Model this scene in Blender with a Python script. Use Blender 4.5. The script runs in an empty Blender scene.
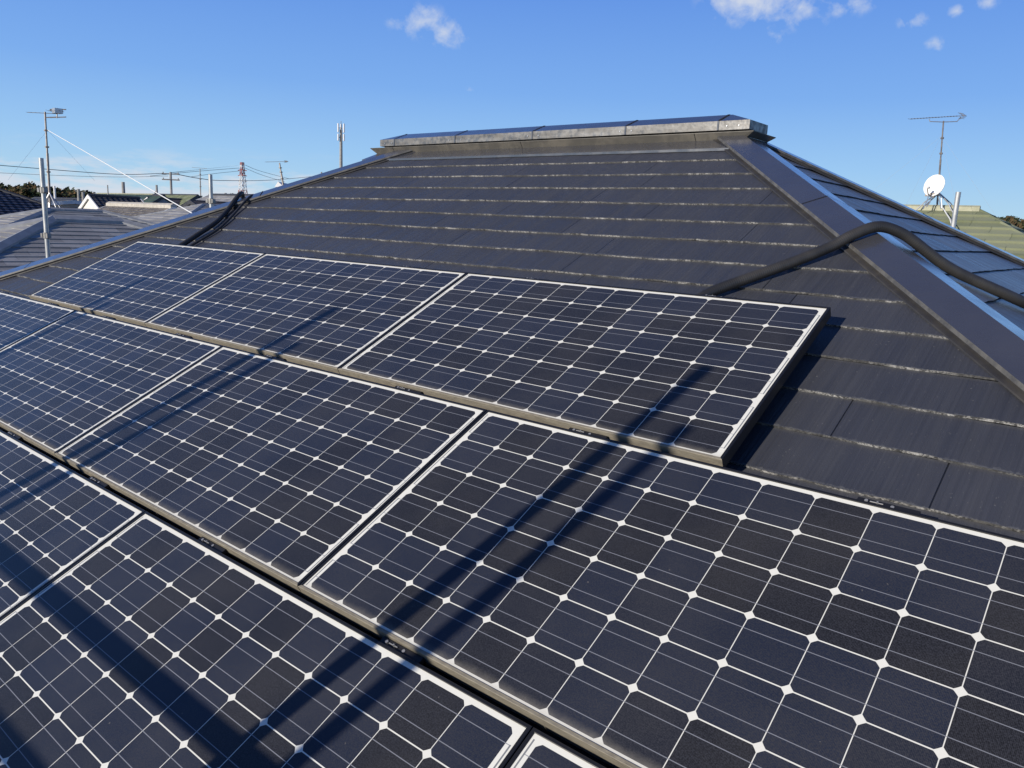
import bpy, bmesh, math, random
from mathutils import Vector, Matrix, noise as mnoise
random.seed(7)
D = bpy.data
scene = bpy.context.scene
col = scene.collection

# ------------------------------------------------------------------ camera
ROWS = ((0.76654856, 0.64066650, 0.04415588),
        (0.16034970, -0.12436841, -0.97919379),
        (-0.62184506, 0.75767996, -0.19806511))
R0, R1, R2 = (Vector(r) for r in ROWS)
CAM = Vector((2.3232312, -2.50414307, 0.20822946))
cam = D.cameras.new('camera')
cam.sensor_width = 36.0
cam.lens = 770.58 / 1024 * 36
cam.clip_start = 0.05
cam.clip_end = 6000
camo = D.objects.new('camera', cam)
mw = Matrix.Identity(4)
for i in range(3):
    mw[i][0] = R0[i]; mw[i][1] = -R1[i]; mw[i][2] = -R2[i]; mw[i][3] = CAM[i]
camo.matrix_world = mw
col.objects.link(camo)
scene.camera = camo

def wdir(u, v):
    """world direction of a photo pixel, scaled to depth one"""
    return R0 * ((u - 512) / 770.58) + R1 * ((v - 384) / 770.58) + R2
def at(u, v, t):
    return CAM + wdir(u, v) * t

# ------------------------------------------------------------------ light
LDIR = Vector((0.024, 0.110, -0.0402)).normalized()      # the way sunlight travels
SUN_EL = math.asin(-LDIR.z)
SUN_AZ = math.atan2(-LDIR.x, -LDIR.y)                    # from +Y towards +X
sl = D.lights.new('sun', 'SUN'); sl.energy = 5.0; sl.angle = math.radians(0.6); sl.color = (1.0, 0.92, 0.80)
so = D.objects.new('sun', sl); so.rotation_euler = LDIR.to_track_quat('-Z', 'Y').to_euler()
so.location = (0, -30, 30); col.objects.link(so)

world = D.worlds.new('World'); scene.world = world; world.use_nodes = True
nt = world.node_tree; N = nt.nodes; L = nt.links
for n in list(N): N.remove(n)
def wn(t, **k):
    n = N.new(t)
    for a, b in k.items(): setattr(n, a, b)
    return n
def wmath(op, a, b=None, clamp=False):
    n = wn('ShaderNodeMath', operation=op, use_clamp=clamp)
    for i, x in enumerate((a, b)):
        if x is None: continue
        if isinstance(x, (int, float)): n.inputs[i].default_value = x
        else: L.new(x, n.inputs[i])
    return n.outputs[0]
def wvm(op, a, b=None):
    n = wn('ShaderNodeVectorMath', operation=op)
    for i, x in enumerate((a, b)):
        if x is None: continue
        if isinstance(x, (tuple, Vector)): n.inputs[i].default_value = x
        else: L.new(x, n.inputs[i])
    return n
sky = wn('ShaderNodeTexSky', sky_type='NISHITA', sun_disc=False, sun_elevation=SUN_EL, sun_rotation=SUN_AZ)
sky.altitude = 0; sky.air_density = 1.0; sky.dust_density = 0.3; sky.ozone_density = 3.0
tc = wn('ShaderNodeTexCoord')
dirn = wvm('NORMALIZE', tc.outputs['Generated']).outputs[0]
sep = wn('ShaderNodeSeparateXYZ'); L.new(dirn, sep.inputs[0])
dz = sep.outputs[2]
# horizon cloud bank: flattened noise near the horizon
sc = wvm('MULTIPLY', dirn, (1.0, 1.0, 5.0)).outputs[0]
n1 = wn('ShaderNodeTexNoise'); n1.inputs['Scale'].default_value = 14; n1.inputs['Detail'].default_value = 9; n1.inputs['Roughness'].default_value = 0.62
L.new(sc, n1.inputs['Vector'])
band = wn('ShaderNodeMapRange', interpolation_type='SMOOTHSTEP'); L.new(dz, band.inputs[0])
band.inputs[1].default_value = 0.085; band.inputs[2].default_value = 0.01; band.inputs[3].default_value = 0.0; band.inputs[4].default_value = 1.0
# the bank lies to the west of the house, thin to the north
west = wn('ShaderNodeMapRange', interpolation_type='SMOOTHSTEP'); L.new(sep.outputs[0], west.inputs[0])
west.inputs[1].default_value = -0.35; west.inputs[2].default_value = -0.80; west.inputs[3].default_value = 0.0; west.inputs[4].default_value = 1.0
bm_ = wmath('MULTIPLY', band.outputs[0], west.outputs[0])
th = wmath('SUBTRACT', wmath('ADD', n1.outputs[0], wmath('MULTIPLY', bm_, 0.24)), 0.58)
cl1 = wmath('MULTIPLY', wmath('MULTIPLY', th, 6.0, True), wmath('MULTIPLY', bm_, 1.6, True), True)
# small fair weather puffs
n2 = wn('ShaderNodeTexNoise'); n2.inputs['Scale'].default_value = 26; n2.inputs['Detail'].default_value = 7; n2.inputs['Roughness'].default_value = 0.66; n2.inputs['Distortion'].default_value = 0.6
L.new(dirn, n2.inputs['Vector'])
n2f = wn('ShaderNodeTexNoise'); n2f.inputs['Scale'].default_value = 60; n2f.inputs['Detail'].default_value = 6
L.new(dirn, n2f.inputs['Vector'])
acc = None
for (u, v, rr, amp) in ((424, 22, .030, .95), (447, 34, .026, .9), (402, 22, .02, .5), (750, -8, .05, 1.5), (725, 4, .026, .9), (760, 4, .032, 1.0), (800, 8, .034, .9), (835, 6, .022, .7), (855, 2, .022, .8),
                  (773, 34, .018, .7), (912, 22, .015, .9), (957, 11, .011, .9), (938, 44, .013, .7), (985, 2, .013, .8), (470, 90, .008, .6),
                  (60, 160, .030, .35), (75, 166, .018, .35), (35, 157, .02, .3), (278, 178, .016, .8)):
    d0 = wdir(u, v).normalized()
    df = wvm('SUBTRACT', dirn, tuple(d0)).outputs[0]
    df = wvm('MULTIPLY', df, (1, 1, 1.7)).outputs[0]
    rr *= 1.35
    ln = wvm('LENGTH', df).outputs['Value']
    m = wmath('SUBTRACT', 1.0, wmath('DIVIDE', ln, rr), True)
    m = wmath('MULTIPLY', m, amp * 1.25)
    acc = m if acc is None else wmath('MAXIMUM', acc, m)
nn = wmath('ADD', wmath('MULTIPLY', n2.outputs[0], 0.5), wmath('MULTIPLY', n2f.outputs[0], 0.5))
cl2 = wmath('MULTIPLY', wmath('MULTIPLY', acc, 2.2, True), wmath('MULTIPLY', wmath('SUBTRACT', nn, wmath('SUBTRACT', 0.56, wmath('MULTIPLY', acc, 0.20))), 3.4, True), True)
cl = wmath('MAXIMUM', cl1, cl2)
cl = wmath('MULTIPLY', cl, 0.85)
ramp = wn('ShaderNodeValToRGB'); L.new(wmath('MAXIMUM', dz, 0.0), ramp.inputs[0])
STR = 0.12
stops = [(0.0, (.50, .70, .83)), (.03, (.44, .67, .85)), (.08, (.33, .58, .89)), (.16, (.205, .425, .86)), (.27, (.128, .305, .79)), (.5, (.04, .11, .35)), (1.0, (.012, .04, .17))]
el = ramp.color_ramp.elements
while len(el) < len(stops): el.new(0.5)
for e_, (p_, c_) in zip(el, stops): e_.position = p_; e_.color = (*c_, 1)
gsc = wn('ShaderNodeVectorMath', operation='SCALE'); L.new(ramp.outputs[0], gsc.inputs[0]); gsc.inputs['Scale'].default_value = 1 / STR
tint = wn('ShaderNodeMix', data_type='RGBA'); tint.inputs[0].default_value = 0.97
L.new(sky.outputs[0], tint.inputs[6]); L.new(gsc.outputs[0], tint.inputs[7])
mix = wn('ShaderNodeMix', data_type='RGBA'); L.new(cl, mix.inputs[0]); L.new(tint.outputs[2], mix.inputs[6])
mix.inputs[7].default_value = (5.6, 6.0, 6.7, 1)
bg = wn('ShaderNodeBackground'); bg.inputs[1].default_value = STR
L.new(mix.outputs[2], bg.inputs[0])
wo = wn('ShaderNodeOutputWorld'); L.new(bg.outputs[0], wo.inputs[0])

vs = scene.view_settings
scene.display_settings.display_device = 'sRGB'
vs.view_transform = 'Standard'; vs.look = 'None'; vs.exposure = 0.0; vs.gamma = 1.0; vs.use_curve_mapping = False
scene.render.engine = 'CYCLES'
scene.cycles.max_bounces = 6

# ------------------------------------------------------------------ material helper
class Mat:
    def __init__(s, name, base=(0.5, 0.5, 0.5), rough=0.6, metal=0.0, spec=0.5):
        s.m = D.materials.new(name); s.m.use_nodes = True
        s.t = s.m.node_tree; s.b = s.t.nodes['Principled BSDF']
        s.b.inputs['Base Color'].default_value = (*base, 1); s.b.inputs['Roughness'].default_value = rough
        s.b.inputs['Metallic'].default_value = metal; s.b.inputs['Specular IOR Level'].default_value = spec
    def n(s, t, **k):
        n = s.t.nodes.new(t)
        for a, b in k.items(): setattr(n, a, b)
        return n
    def l(s, a, b): s.t.links.new(a, b)
    def math(s, op, a, b=None, c=None, clamp=False):
        n = s.n('ShaderNodeMath', operation=op, use_clamp=clamp)
        for i, x in enumerate((a, b, c)):
            if x is None: continue
            if isinstance(x, (int, float)): n.inputs[i].default_value = x
            else: s.l(x, n.inputs[i])
        return n.outputs[0]
    def coord(s, which='Object', scale=(1, 1, 1)):
        tc = s.n('ShaderNodeTexCoord'); mp = s.n('ShaderNodeMapping'); mp.inputs['Scale'].default_value = scale
        s.l(tc.outputs[which], mp.inputs[0]); return mp.outputs[0]
    def noise(s, vec, scale=5, detail=4, rough=0.55, dim='3D'):
        n = s.n('ShaderNodeTexNoise', noise_dimensions=dim); n.inputs['Scale'].default_value = scale
        n.inputs['Detail'].default_value = detail; n.inputs['Roughness'].default_value = rough
        if vec is not None: s.l(vec, n.inputs['Vector'])
        return n.outputs[0]
    def mapr(s, x, a, b, c=0.0, d=1.0, smooth=True):
        n = s.n('ShaderNodeMapRange', interpolation_type='SMOOTHSTEP' if smooth else 'LINEAR')
        s.l(x, n.inputs[0])
        for i, q in enumerate((a, b, c, d)): n.inputs[i + 1].default_value = q
        return n.outputs[0]
    def mix(s, f, a, b):
        n = s.n('ShaderNodeMix', data_type='RGBA')
        for i, x in ((0, f), (6, a), (7, b)):
            if isinstance(x, (int, float)): n.inputs[i].default_value = x
            elif isinstance(x, tuple): n.inputs[i].default_value = (*x[:3], 1)
            else: s.l(x, n.inputs[i])
        return n.outputs[2]
    def color(s, x): s.l(x, s.b.inputs['Base Color'])
    def rough(s, x): s.l(x, s.b.inputs['Roughness'])
    def bump(s, h, strength=0.3, dist=0.01):
        n = s.n('ShaderNodeBump'); n.inputs['Strength'].default_value = strength; n.inputs['Distance'].default_value = dist
        s.l(h, n.inputs['Height']); s.l(n.outputs[0], s.b.inputs['Normal']); s.l(n.outputs[0], s.b.inputs['Coat Normal'])

def mottled(name, a, b, scale=3, rough=0.6, metal=0.0, spec=0.5, bump=0.0, bscale=40, streak=(1, 1, 1), lo=.35, hi=.65):
    m = Mat(name, a, rough, metal, spec)
    v = m.coord('Object', streak)
    f = m.mapr(m.noise(v, scale, 6, .6), lo, hi)
    m.color(m.mix(f, a, b))
    if bump: m.bump(m.noise(v, bscale, 4), bump, 0.004)
    return m.m

# ------------------------------------------------------------------ object helpers
def tag(o, label=None, cat=None, group=None, kind=None):
    if label: o['label'] = label
    if cat: o['category'] = cat
    if group: o['group'] = group
    if kind: o['kind'] = kind
    return o
def empty(name, loc=(0, 0, 0), rz=0):
    o = D.objects.new(name, None); o.empty_display_size = 0.2
    o.location = loc; o.rotation_euler = (0, 0, rz); col.objects.link(o); return o
class MB:
    """collects shapes into one mesh"""
    def __init__(s): s.v = []; s.f = []; s.mi = []
    def add(s, vs, fs, mi=0):
        k = len(s.v); s.v += [tuple(x) for x in vs]; s.f += [tuple(i + k for i in f) for f in fs]; s.mi += [mi] * len(fs)
    def box(s, c, d, M=None, mi=0):
        x, y, z = c; a, b, e = d[0] / 2, d[1] / 2, d[2] / 2
        vs = [Vector((x + i * a, y + j * b, z + k * e)) for k in (-1, 1) for j in (-1, 1) for i in (-1, 1)]
        if M: vs = [M @ q for q in vs]
        s.add(vs, [(0, 2, 3, 1), (4, 5, 7, 6), (0, 1, 5, 4), (2, 6, 7, 3), (0, 4, 6, 2), (1, 3, 7, 5)], mi)
    def tube(s, pts, r, n=8, mi=0, caps=True, r2=None):
        pts = [Vector(p) for p in pts]; m = len(pts)
        t0 = (pts[1] - pts[0]).normalized(); ref = Vector((0, 0, 1)) if abs(t0.z) < .9 else Vector((1, 0, 0))
        nx = t0.cross(ref).normalized(); vs = []
        for i, p in enumerate(pts):
            t = (pts[min(i + 1, m - 1)] - pts[max(i - 1, 0)]).normalized()
            nx = (nx - t * nx.dot(t)).normalized(); ny = t.cross(nx)
            rr = r[i] if isinstance(r, (list, tuple)) else (r if r2 is None else r + (r2 - r) * i / (m - 1))
            vs += [p + (nx * math.cos(2 * math.pi * k / n) + ny * math.sin(2 * math.pi * k / n)) * rr for k in range(n)]
        fs = [(i * n + k, i * n + (k + 1) % n, (i + 1) * n + (k + 1) % n, (i + 1) * n + k) for i in range(m - 1) for k in range(n)]
        if caps: fs += [tuple(range(n))[::-1], tuple((m - 1) * n + k for k in range(n))]
        s.add(vs, fs, mi)
    def poly(s, vs, mi=0): s.add(vs, [tuple(range(len(vs)))], mi)
    def prism(s, prof, a, b, mi=0):
        """prof: list of points (Vectors) at end a; extruded by vector b-a"""
        d = Vector(b) - Vector(a); n = len(prof)
        vs = [Vector(p) for p in prof] + [Vector(p) + d for p in prof]
        fs = [(i, (i + 1) % n, n + (i + 1) % n, n + i) for i in range(n)] + [tuple(range(n))[::-1], tuple(range(n, 2 * n))]
        s.add(vs, fs, mi)
    def build(s, name, mats, parent=None, smooth=False, fix=True):
        me = D.meshes.new(name); me.from_pydata(s.v, [], s.f)
        if not isinstance(mats, (list, tuple)): mats = [mats]
        for m in mats: me.materials.append(m)
        for p, i in zip(me.polygons, s.mi): p.material_index = i
        if fix:
            bm = bmesh.new(); bm.from_mesh(me); bmesh.ops.recalc_face_normals(bm, faces=bm.faces); bm.to_mesh(me); bm.free()
        if smooth:
            for p in me.polygons: p.use_smooth = True
        o = D.objects.new(name, me); col.objects.link(o)
        if parent: o.parent = parent
        return o

PHI = math.atan(0.5); CS, SN = math.cos(PHI), math.sin(PHI)
def PL(x, y, z=0.0):
    """panel plane coordinates (along, up slope, out of slope) to world"""
    return Vector((x, y * CS - z * SN, y * SN + z * CS))
GROUND = -7.2

# ------------------------------------------------------------------ materials of the house
def slate_mat(name, butt0, dark, light, rough=0.5, spec=0.5, worn=1.0, coat=0.0):
    m = Mat(name, dark, rough, 0, spec)
    tc = m.n('ShaderNodeTexCoord'); sp = m.n('ShaderNodeSeparateXYZ'); m.l(tc.outputs['Object'], sp.inputs[0])
    x, y = sp.outputs[0], sp.outputs[1]                # y runs down the slope, from the ridge
    q = m.math('DIVIDE', m.math('SUBTRACT', y, butt0), 0.184)
    idx = m.math('FLOOR', q); fr = m.math('FRACT', q)
    # brushed wood grain that runs down the slope
    c1 = m.n('ShaderNodeCombineXYZ'); m.l(m.math('MULTIPLY', x, 120.0), c1.inputs[0]); m.l(m.math('MULTIPLY', y, 1.6), c1.inputs[1]); m.l(idx, c1.inputs[2])
    g = m.noise(c1.outputs[0], 1.0, 3, .6)
    c2 = m.n('ShaderNodeCombineXYZ'); m.l(m.math('MULTIPLY', x, 14.0), c2.inputs[0]); m.l(m.math('MULTIPLY', y, 1.3), c2.inputs[1]); m.l(idx, c2.inputs[2])
    g2 = m.noise(c2.outputs[0], 1.0, 5, .6)
    fine = m.noise(tc.outputs['Object'], 420, 2, .5)
    blot = m.noise(tc.outputs['Object'], 2.2, 5, .6)
    # tile joints, staggered by course
    wnz = m.n('ShaderNodeTexWhiteNoise', noise_dimensions='1D'); m.l(idx, wnz.inputs['W'])
    off = m.math('ADD', m.math('MULTIPLY', wnz.outputs[0], 0.91), 0)
    jx = m.math('DIVIDE', m.math('ADD', x, off), 0.91)
    tile = m.math('FLOOR', jx)
    jf = m.math('ABSOLUTE', m.math('SUBTRACT', m.math('FRACT', jx), 0.5))
    joint = m.mapr(jf, 0.4975, 0.4992)
    c3 = m.n('ShaderNodeCombineXYZ'); m.l(tile, c3.inputs[0]); m.l(idx, c3.inputs[1])
    w2 = m.n('ShaderNodeTexWhiteNoise', noise_dimensions='2D'); m.l(c3.outputs[0], w2.inputs['Vector'])
    f = m.math('ADD', m.math('MULTIPLY', g, 0.50), m.math('MULTIPLY', g2, 0.16))
    f = m.math('ADD', f, m.math('MULTIPLY', blot, 0.30))
    f = m.math('ADD', f, m.math('MULTIPLY', m.math('SUBTRACT', w2.outputs[0], 0.5), 0.10))
    base = m.mix(m.mapr(f, 0.30, 0.66, smooth=False), dark, light)
    # pale specks and worn paint near the butt edge
    spk = m.mapr(m.noise(tc.outputs['Object'], 160, 2, .5), 0.715, 0.745)
    base = m.mix(m.math('MULTIPLY', spk, 0.45 * worn), base, (0.26, 0.25, 0.23))
    en = m.noise(tc.outputs['Object'], 75, 6, .8)
    edge = m.mapr(m.math('ADD', fr, m.math('MULTIPLY', m.math('SUBTRACT', en, 0.5), 0.24)), 0.965, 0.99)
    base = m.mix(m.math('MULTIPLY', edge, 0.30 * worn), base, (0.20, 0.20, 0.19))
    # dust just below each butt
    und = m.mapr(m.math('ADD', fr, m.math('MULTIPLY', m.math('SUBTRACT', en, 0.5), 0.12)), 0.085, 0.0)
    base = m.mix(m.math('MULTIPLY', und, 0.25 * worn), base, (0.10, 0.098, 0.09))
    base = m.mix(joint, base, (0.008, 0.008, 0.009))
    m.color(base)
    m.rough(m.mapr(g2, 0.3, 0.7, rough - 0.08, rough + 0.14))
    h = m.math('ADD', m.math('MULTIPLY', g, 1.0), m.math('MULTIPLY', fine, 0.5))
    h = m.math('SUBTRACT', h, m.math('MULTIPLY', joint, 1.5))
    m.bump(h, 0.8, 0.0030)
    if coat:
        m.b.inputs['Coat Weight'].default_value = coat; m.b.inputs['Coat Roughness'].default_value = .22
    return m.m
def butt_mat(name, dark, light):
    m = Mat(name, dark, 0.8)
    v = m.coord('Object')
    f = m.mapr(m.math('ADD', m.math('MULTIPLY', m.noise(v, 30, 6, .7), .5), m.math('MULTIPLY', m.noise(v, 150, 3, .7), .5)), 0.43, 0.60)
    c = m.mix(f, dark, light)
    f2 = m.mapr(m.noise(v, 5.5, 5, .65), 0.42, 0.60)
    m.color(m.mix(m.math('MULTIPLY', f2, 0.80), c, dark))
    m.bump(m.noise(v, 90, 4), 0.6, 0.003)
    return m.m

BUTT0 = 0.0667
EXPO = 0.184
M_slate = slate_mat('painted_slate', BUTT0, (0.034, 0.036, 0.044), (0.057, 0.059, 0.069), 0.42, 0.6)
M_slateE = slate_mat('painted_slate_sheen', BUTT0, (0.016, 0.017, 0.020), (0.19, 0.19, 0.19), 0.34, 0.7, worn=0.3, coat=.22)  # same slate on the east slope, glossy sky streaks put into its paler colour
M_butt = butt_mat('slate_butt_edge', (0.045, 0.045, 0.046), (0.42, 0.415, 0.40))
M_buttE = butt_mat('slate_butt_edge_shaded', (0.018, 0.018, 0.02), (0.05, 0.05, 0.05))  # same butt edge, east side shade put into darker colours

def metal(name, base, light, rough, stain=.3, sc=5, spec=.5, met=0.0):
    m = Mat(name, base, rough, met, spec)
    v = m.coord('Object')
    f = m.mapr(m.noise(v, sc, 6, .65), 0.4, 0.7)
    m.color(m.mix(m.math('MULTIPLY', f, stain), base, light))
    m.rough(m.mapr(m.noise(v, sc * 2.3, 5, .6), 0.3, 0.7, rough - .06, rough + .12))
    m.bump(m.noise(v, 6, 3), 0.15, 0.01)
    return m.m
M_cap = metal('painted_cap_metal', (0.050, 0.051, 0.060), (0.066, 0.067, 0.076), 0.25, .4, 4, .9)
_cb = M_cap.node_tree.nodes['Principled BSDF']; _cb.inputs['Coat Weight'].default_value = .8; _cb.inputs['Coat Roughness'].default_value = .16; _cb.inputs['Coat IOR'].default_value = 1.6
M_capedge = metal('cap_drip_metal', (0.030, 0.029, 0.030), (0.055, 0.050, 0.044), 0.5, .8, 9)
def vent_mat():  # fascia grey lightened for the sun's reflection, mixed with worn patches
    m = Mat('weathered_sunlit_vent_metal', (0.2, 0.2, 0.2), 0.38, 0.55, .5)
    v = m.coord('Object', (1, 1, 1)); v2 = m.coord('Object', (.6, 5, 5))
    a = m.mapr(m.noise(v, 24, 8, .7), 0.34, 0.74)
    b = m.mapr(m.noise(v2, 6, 5, .6), 0.35, 0.65)
    c = m.mix(a, (0.17, 0.168, 0.165), (0.26, 0.258, 0.25))
    m.color(m.mix(m.math('MULTIPLY', b, 0.6), c, (0.10, 0.095, 0.088)))
    m.rough(m.mapr(m.noise(v, 30, 4), .3, .7, .28, .6))
    m.bump(m.noise(v, 40, 3), .15, .002)
    return m.m
M_vent = vent_mat()
M_alu_r = Mat('rivet_metal', (0.55, 0.55, 0.55), .3, .8).m
M_skirt = metal('vent_skirt_metal', (0.085, 0.08, 0.07), (0.16, 0.145, 0.12), 0.45, .8, 7)
M_plaster = mottled('cream_wall_plaster', (0.50, 0.46, 0.38), (0.56, 0.52, 0.44), 2, .85)
M_white = mottled('white_paint', (0.72, 0.71, 0.68), (0.80, 0.79, 0.76), 5, .55)
M_glass = Mat('window_glass', (0.03, 0.04, 0.05), 0.08, 0, .8).m
M_gutter = mottled('dark_gutter', (0.04, 0.035, 0.03), (0.06, 0.05, 0.045), 5, .5)

# ------------------------------------------------------------------ our house
XW, XE, YR, ZR = -2.17, 0.33, 1.78, 0.795        # ridge ends, ridge line, ridge height
RUN = 4.36                                       # plan run from ridge to eave
SL = RUN / CS
house = empty('house', (-1.15, YR, GROUND))
tag(house, 'dark slate hip roof in the foreground with a metal ridge vent and broad hip caps', 'house')
def pin(o, parent=house):
    """parent keeping the world placement"""
    o.parent = parent; o.matrix_parent_inverse = Matrix.Translation(-Vector(parent.location)); return o

def shingle_face(name, M, half0, half1, mats, seed, step, jit=0.0022):
    """local x along eave, local y DOWN the slope from the ridge, local z out. The face spans x in [-half0-b*CS, half1+b*CS]."""
    rnd = random.Random(seed); mb = MB()
    nb = int((SL - BUTT0) / EXPO) + 1
    butts = [BUTT0 + EXPO * k for k in range(nb + 1)]
    prev = 0.0
    for k, b in enumerate(butts):
        b = min(b, SL)
        if b <= prev: break
        lo0, hi0 = -half0 - prev * CS, half1 + prev * CS
        lo1, hi1 = -half0 - b * CS, half1 + b * CS
        xs = []; x = lo1
        while x < hi1: xs.append(x); x += step * rnd.uniform(.6, 1.4)
        xs.append(hi1)
        off = rnd.uniform(0, .91); o1 = 0; bj = []; lastt = None; w = 0
        for x in xs:
            t = int((x + 50 + off) / .455)
            if t != lastt: o1 = rnd.uniform(-.0035, .0035); w = 0; lastt = t
            w = .7 * w + rnd.uniform(-jit, jit)
            bj.append(o1 + w)
        top = [Vector((min(max(x, lo0), hi0), prev, 0.0004)) for x in xs]
        th = [0.0072 + rnd.uniform(-.0010, .0010) for x in xs]
        bot = [Vector((x, b + j, t)) for x, j, t in zip(xs, bj, th)]
        low = [Vector((x, b + j - .0005, -0.001)) for x, j in zip(xs, bj)]
        n = len(xs)
        vs = top + bot; fs = [(i, i + 1, n + i + 1, n + i) for i in range(n - 1)]
        mb.add(vs, fs, 0)
        mb.add(bot + low, [(i, i + 1, n + i + 1, n + i) for i in range(n - 1)], 1)
        prev = b
    # thin slab underneath closes the slope
    u = -0.03
    mb.add([(-half0, 0, u), (half1, 0, u), (half1 + SL * CS, SL, u), (-half0 - SL * CS, SL, u)], [(0, 1, 2, 3)], 1)
    e = [(-half0 - SL * CS, SL, u), (half1 + SL * CS, SL, u), (half1 + SL * CS, SL, .004), (-half0 - SL * CS, SL, .004)]
    mb.add(e, [(0, 1, 2, 3)], 1)
    o = mb.build(name, mats, fix=False)
    bm = bmesh.new(); bm.from_mesh(o.data)
    for f in bm.faces:
        if f.normal.z < -0.2 and f.calc_center_median().z > -.02: f.normal_flip()
    bm.to_mesh(o.data); bm.free()
    o.matrix_world = M
    return o
def basis(o, x, y, z):
    M = Matrix.Identity(4)
    for i in range(3): M[i][0] = x[i]; M[i][1] = y[i]; M[i][2] = z[i]; M[i][3] = o[i]
    return M
def place_part(o, M, parent=house):
    o.parent = parent; o.matrix_parent_inverse = Matrix.Translation(-Vector(parent.location)); o.matrix_basis = M
MS = basis((0, YR, ZR), (1, 0, 0), (0, -CS, -SN), (0, -SN, CS))
# make the local frames right-handed by mirroring x where needed
o = shingle_face('roof_slope', Matrix.Identity(4), -XW, XE, [M_slate, M_butt], 1, .035); place_part(o, MS)
MN = basis((0, YR, ZR), (-1, 0, 0), (0, CS, -SN), (0, SN, CS))
o = shingle_face('roof_slope', Matrix.Identity(4), XE, -XW, [M_slate, M_butt], 2, .2); place_part(o, MN)
ME = basis((XE, YR, ZR), (0, 1, 0), (CS, 0, -SN), (SN, 0, CS))
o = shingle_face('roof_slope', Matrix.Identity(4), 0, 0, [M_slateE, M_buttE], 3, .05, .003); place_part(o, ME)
MW = basis((XW, YR, ZR), (0, -1, 0), (-CS, 0, -SN), (-SN, 0, CS))
o = shingle_face('roof_slope', Matrix.Identity(4), 0, 0, [M_slate, M_butt], 4, .2); place_part(o, MW)

def hip_cap(apex, sx, sy):
    """folded metal cap over a hip going towards (sx, sy)"""
    d = Vector((sx, sy, -.5)); 
    n1 = Vector((0, sy * SN, CS)); n2 = Vector((sx * SN, 0, CS))
    def perp(n, side):
        w = n.cross(d).normalized()
        return w if w.dot(side) > 0 else -w
    w1 = perp(n1, Vector((-sx, 0, 0))); w2 = perp(n2, Vector((0, -sy, 0)))
    H = .031; W = .104
    up = Vector((0, 0, 1))
    mb = MB()
    lens = [0.0]; 
    t = 0.0; T = RUN + .02; segs = []
    first = .86
    while t < T:
        e = min(T, t + (first if t == 0 else 1.22)); segs.append((t, e)); t = e
    for k, (a, b) in enumerate(segs):
        lift = .0012 * ((k % 2))
        def prof(t, hh):
            A = apex + d * t
            pk = A + up * ((H + hh) / CS)
            return [A + w1 * .128 + n1 * .008, A + w1 * .1255 + n1 * .012, A + w1 * (W + .004) + n1 * .012, A + w1 * (W + .003) + n1 * (H - .012), A + w1 * (W + .0065) + n1 * (H - .010), A + w1 * W + n1 * (H + hh),
                    pk,
                    A + w2 * W + n2 * (H + hh), A + w2 * (W + .0065) + n2 * (H - .010), A + w2 * (W + .003) + n2 * (H - .012), A + w2 * (W + .004) + n2 * .012, A + w2 * .1255 + n2 * .012, A + w2 * .128 + n2 * .008]
        P, Q = prof(a, lift), prof(b, lift); n = len(P)
        for i in range(n - 1):
            mi = 0 if i in (5, 6) else (3 if i in (4, 7) else 1)
            mb.add([P[i], P[i + 1], Q[i + 1], Q[i]], [(0, 1, 2, 3)], mi)
        if k:   # lap seam
            for i in (5, 6):
                p0, p1 = P[i] + up * .0018, P[i + 1] + up * .0018
                q = d.normalized() * .006
                mb.add([p0, p1, p1 + q, p0 + q], [(0, 1, 2, 3)], 2)
        if b >= T:
            mb.add(Q, [tuple(range(n))], 1)
    return mb.build('hip_cap', [M_cap, M_capedge, M_seam, M_fold])
M_fold = mottled('pale_fold', (0.060, 0.059, 0.058), (0.11, 0.106, 0.098), 20, .5)  # paler tone along the folded lip of the cap
M_seam = Mat('dark_seam', (0.012, 0.012, 0.013), .7).m
for ap, sx, sy in ((Vector((XE, YR, ZR)), 1, -1), (Vector((XE, YR, ZR)), 1, 1), (Vector((XW, YR, ZR)), -1, -1), (Vector((XW, YR, ZR)), -1, 1)):
    pin(hip_cap(ap, sx, sy))

# ridge vent: base flashing, flared skirt, gabled cover with a deep fascia
rv = empty('ridge_vent', (-1.05, YR, ZR)); pin(rv)
def rect_loft(mb, rings, mi=0, seam=None):
    """rings of (x0,x1,y0,y1,z)"""
    vs = []
    for (x0, x1, y0, y1, z) in rings: vs += [(x0, y0, z), (x1, y0, z), (x1, y1, z), (x0, y1, z)]
    fs = []
    for r in range(len(rings) - 1):
        for k in range(4): fs.append((r * 4 + k, r * 4 + (k + 1) % 4, r * 4 + 4 + (k + 1) % 4, r * 4 + 4 + k))
    mb.add(vs, fs, mi)
RVM = Matrix.Translation(-Vector(rv.location))
def rvpin(o): o.parent = rv; o.matrix_parent_inverse = RVM; return o
mb = MB()
rect_loft(mb, [(-2.58, .50, 1.508, 2.052, ZR - .5 * .272 + .006), (-2.58, .50, 1.508, 2.052, ZR - .5 * .272 + .020), (-2.55, .49, 1.665, 1.895, ZR - .050), (-2.55, .49, 1.69, 1.87, ZR - .030)], 0)
rvpin(mb.build('base_flashing', M_cap))
mb = MB()
rect_loft(mb, [(-2.565, .46, 1.654, 1.906, ZR - .063), (-2.62, .53, 1.622, 1.938, ZR - .020), (-2.62, .53, 1.622, 1.938, ZR - .017), (-2.57, .49, 1.68, 1.88, ZR - .019)], 0)
for xs in (-2.36, -1.09, .18):
    mb.prism([(xs, 1.6525, ZR - .062), (xs + .004, 1.6525, ZR - .062), (xs + .004, 1.6205, ZR - .020), (xs, 1.6205, ZR - .020)], (0, 0, 0), (0, .0008, .0008), 1)
rvpin(mb.build('vent_skirt', [M_skirt, M_seam]))
mb = MB()
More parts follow.
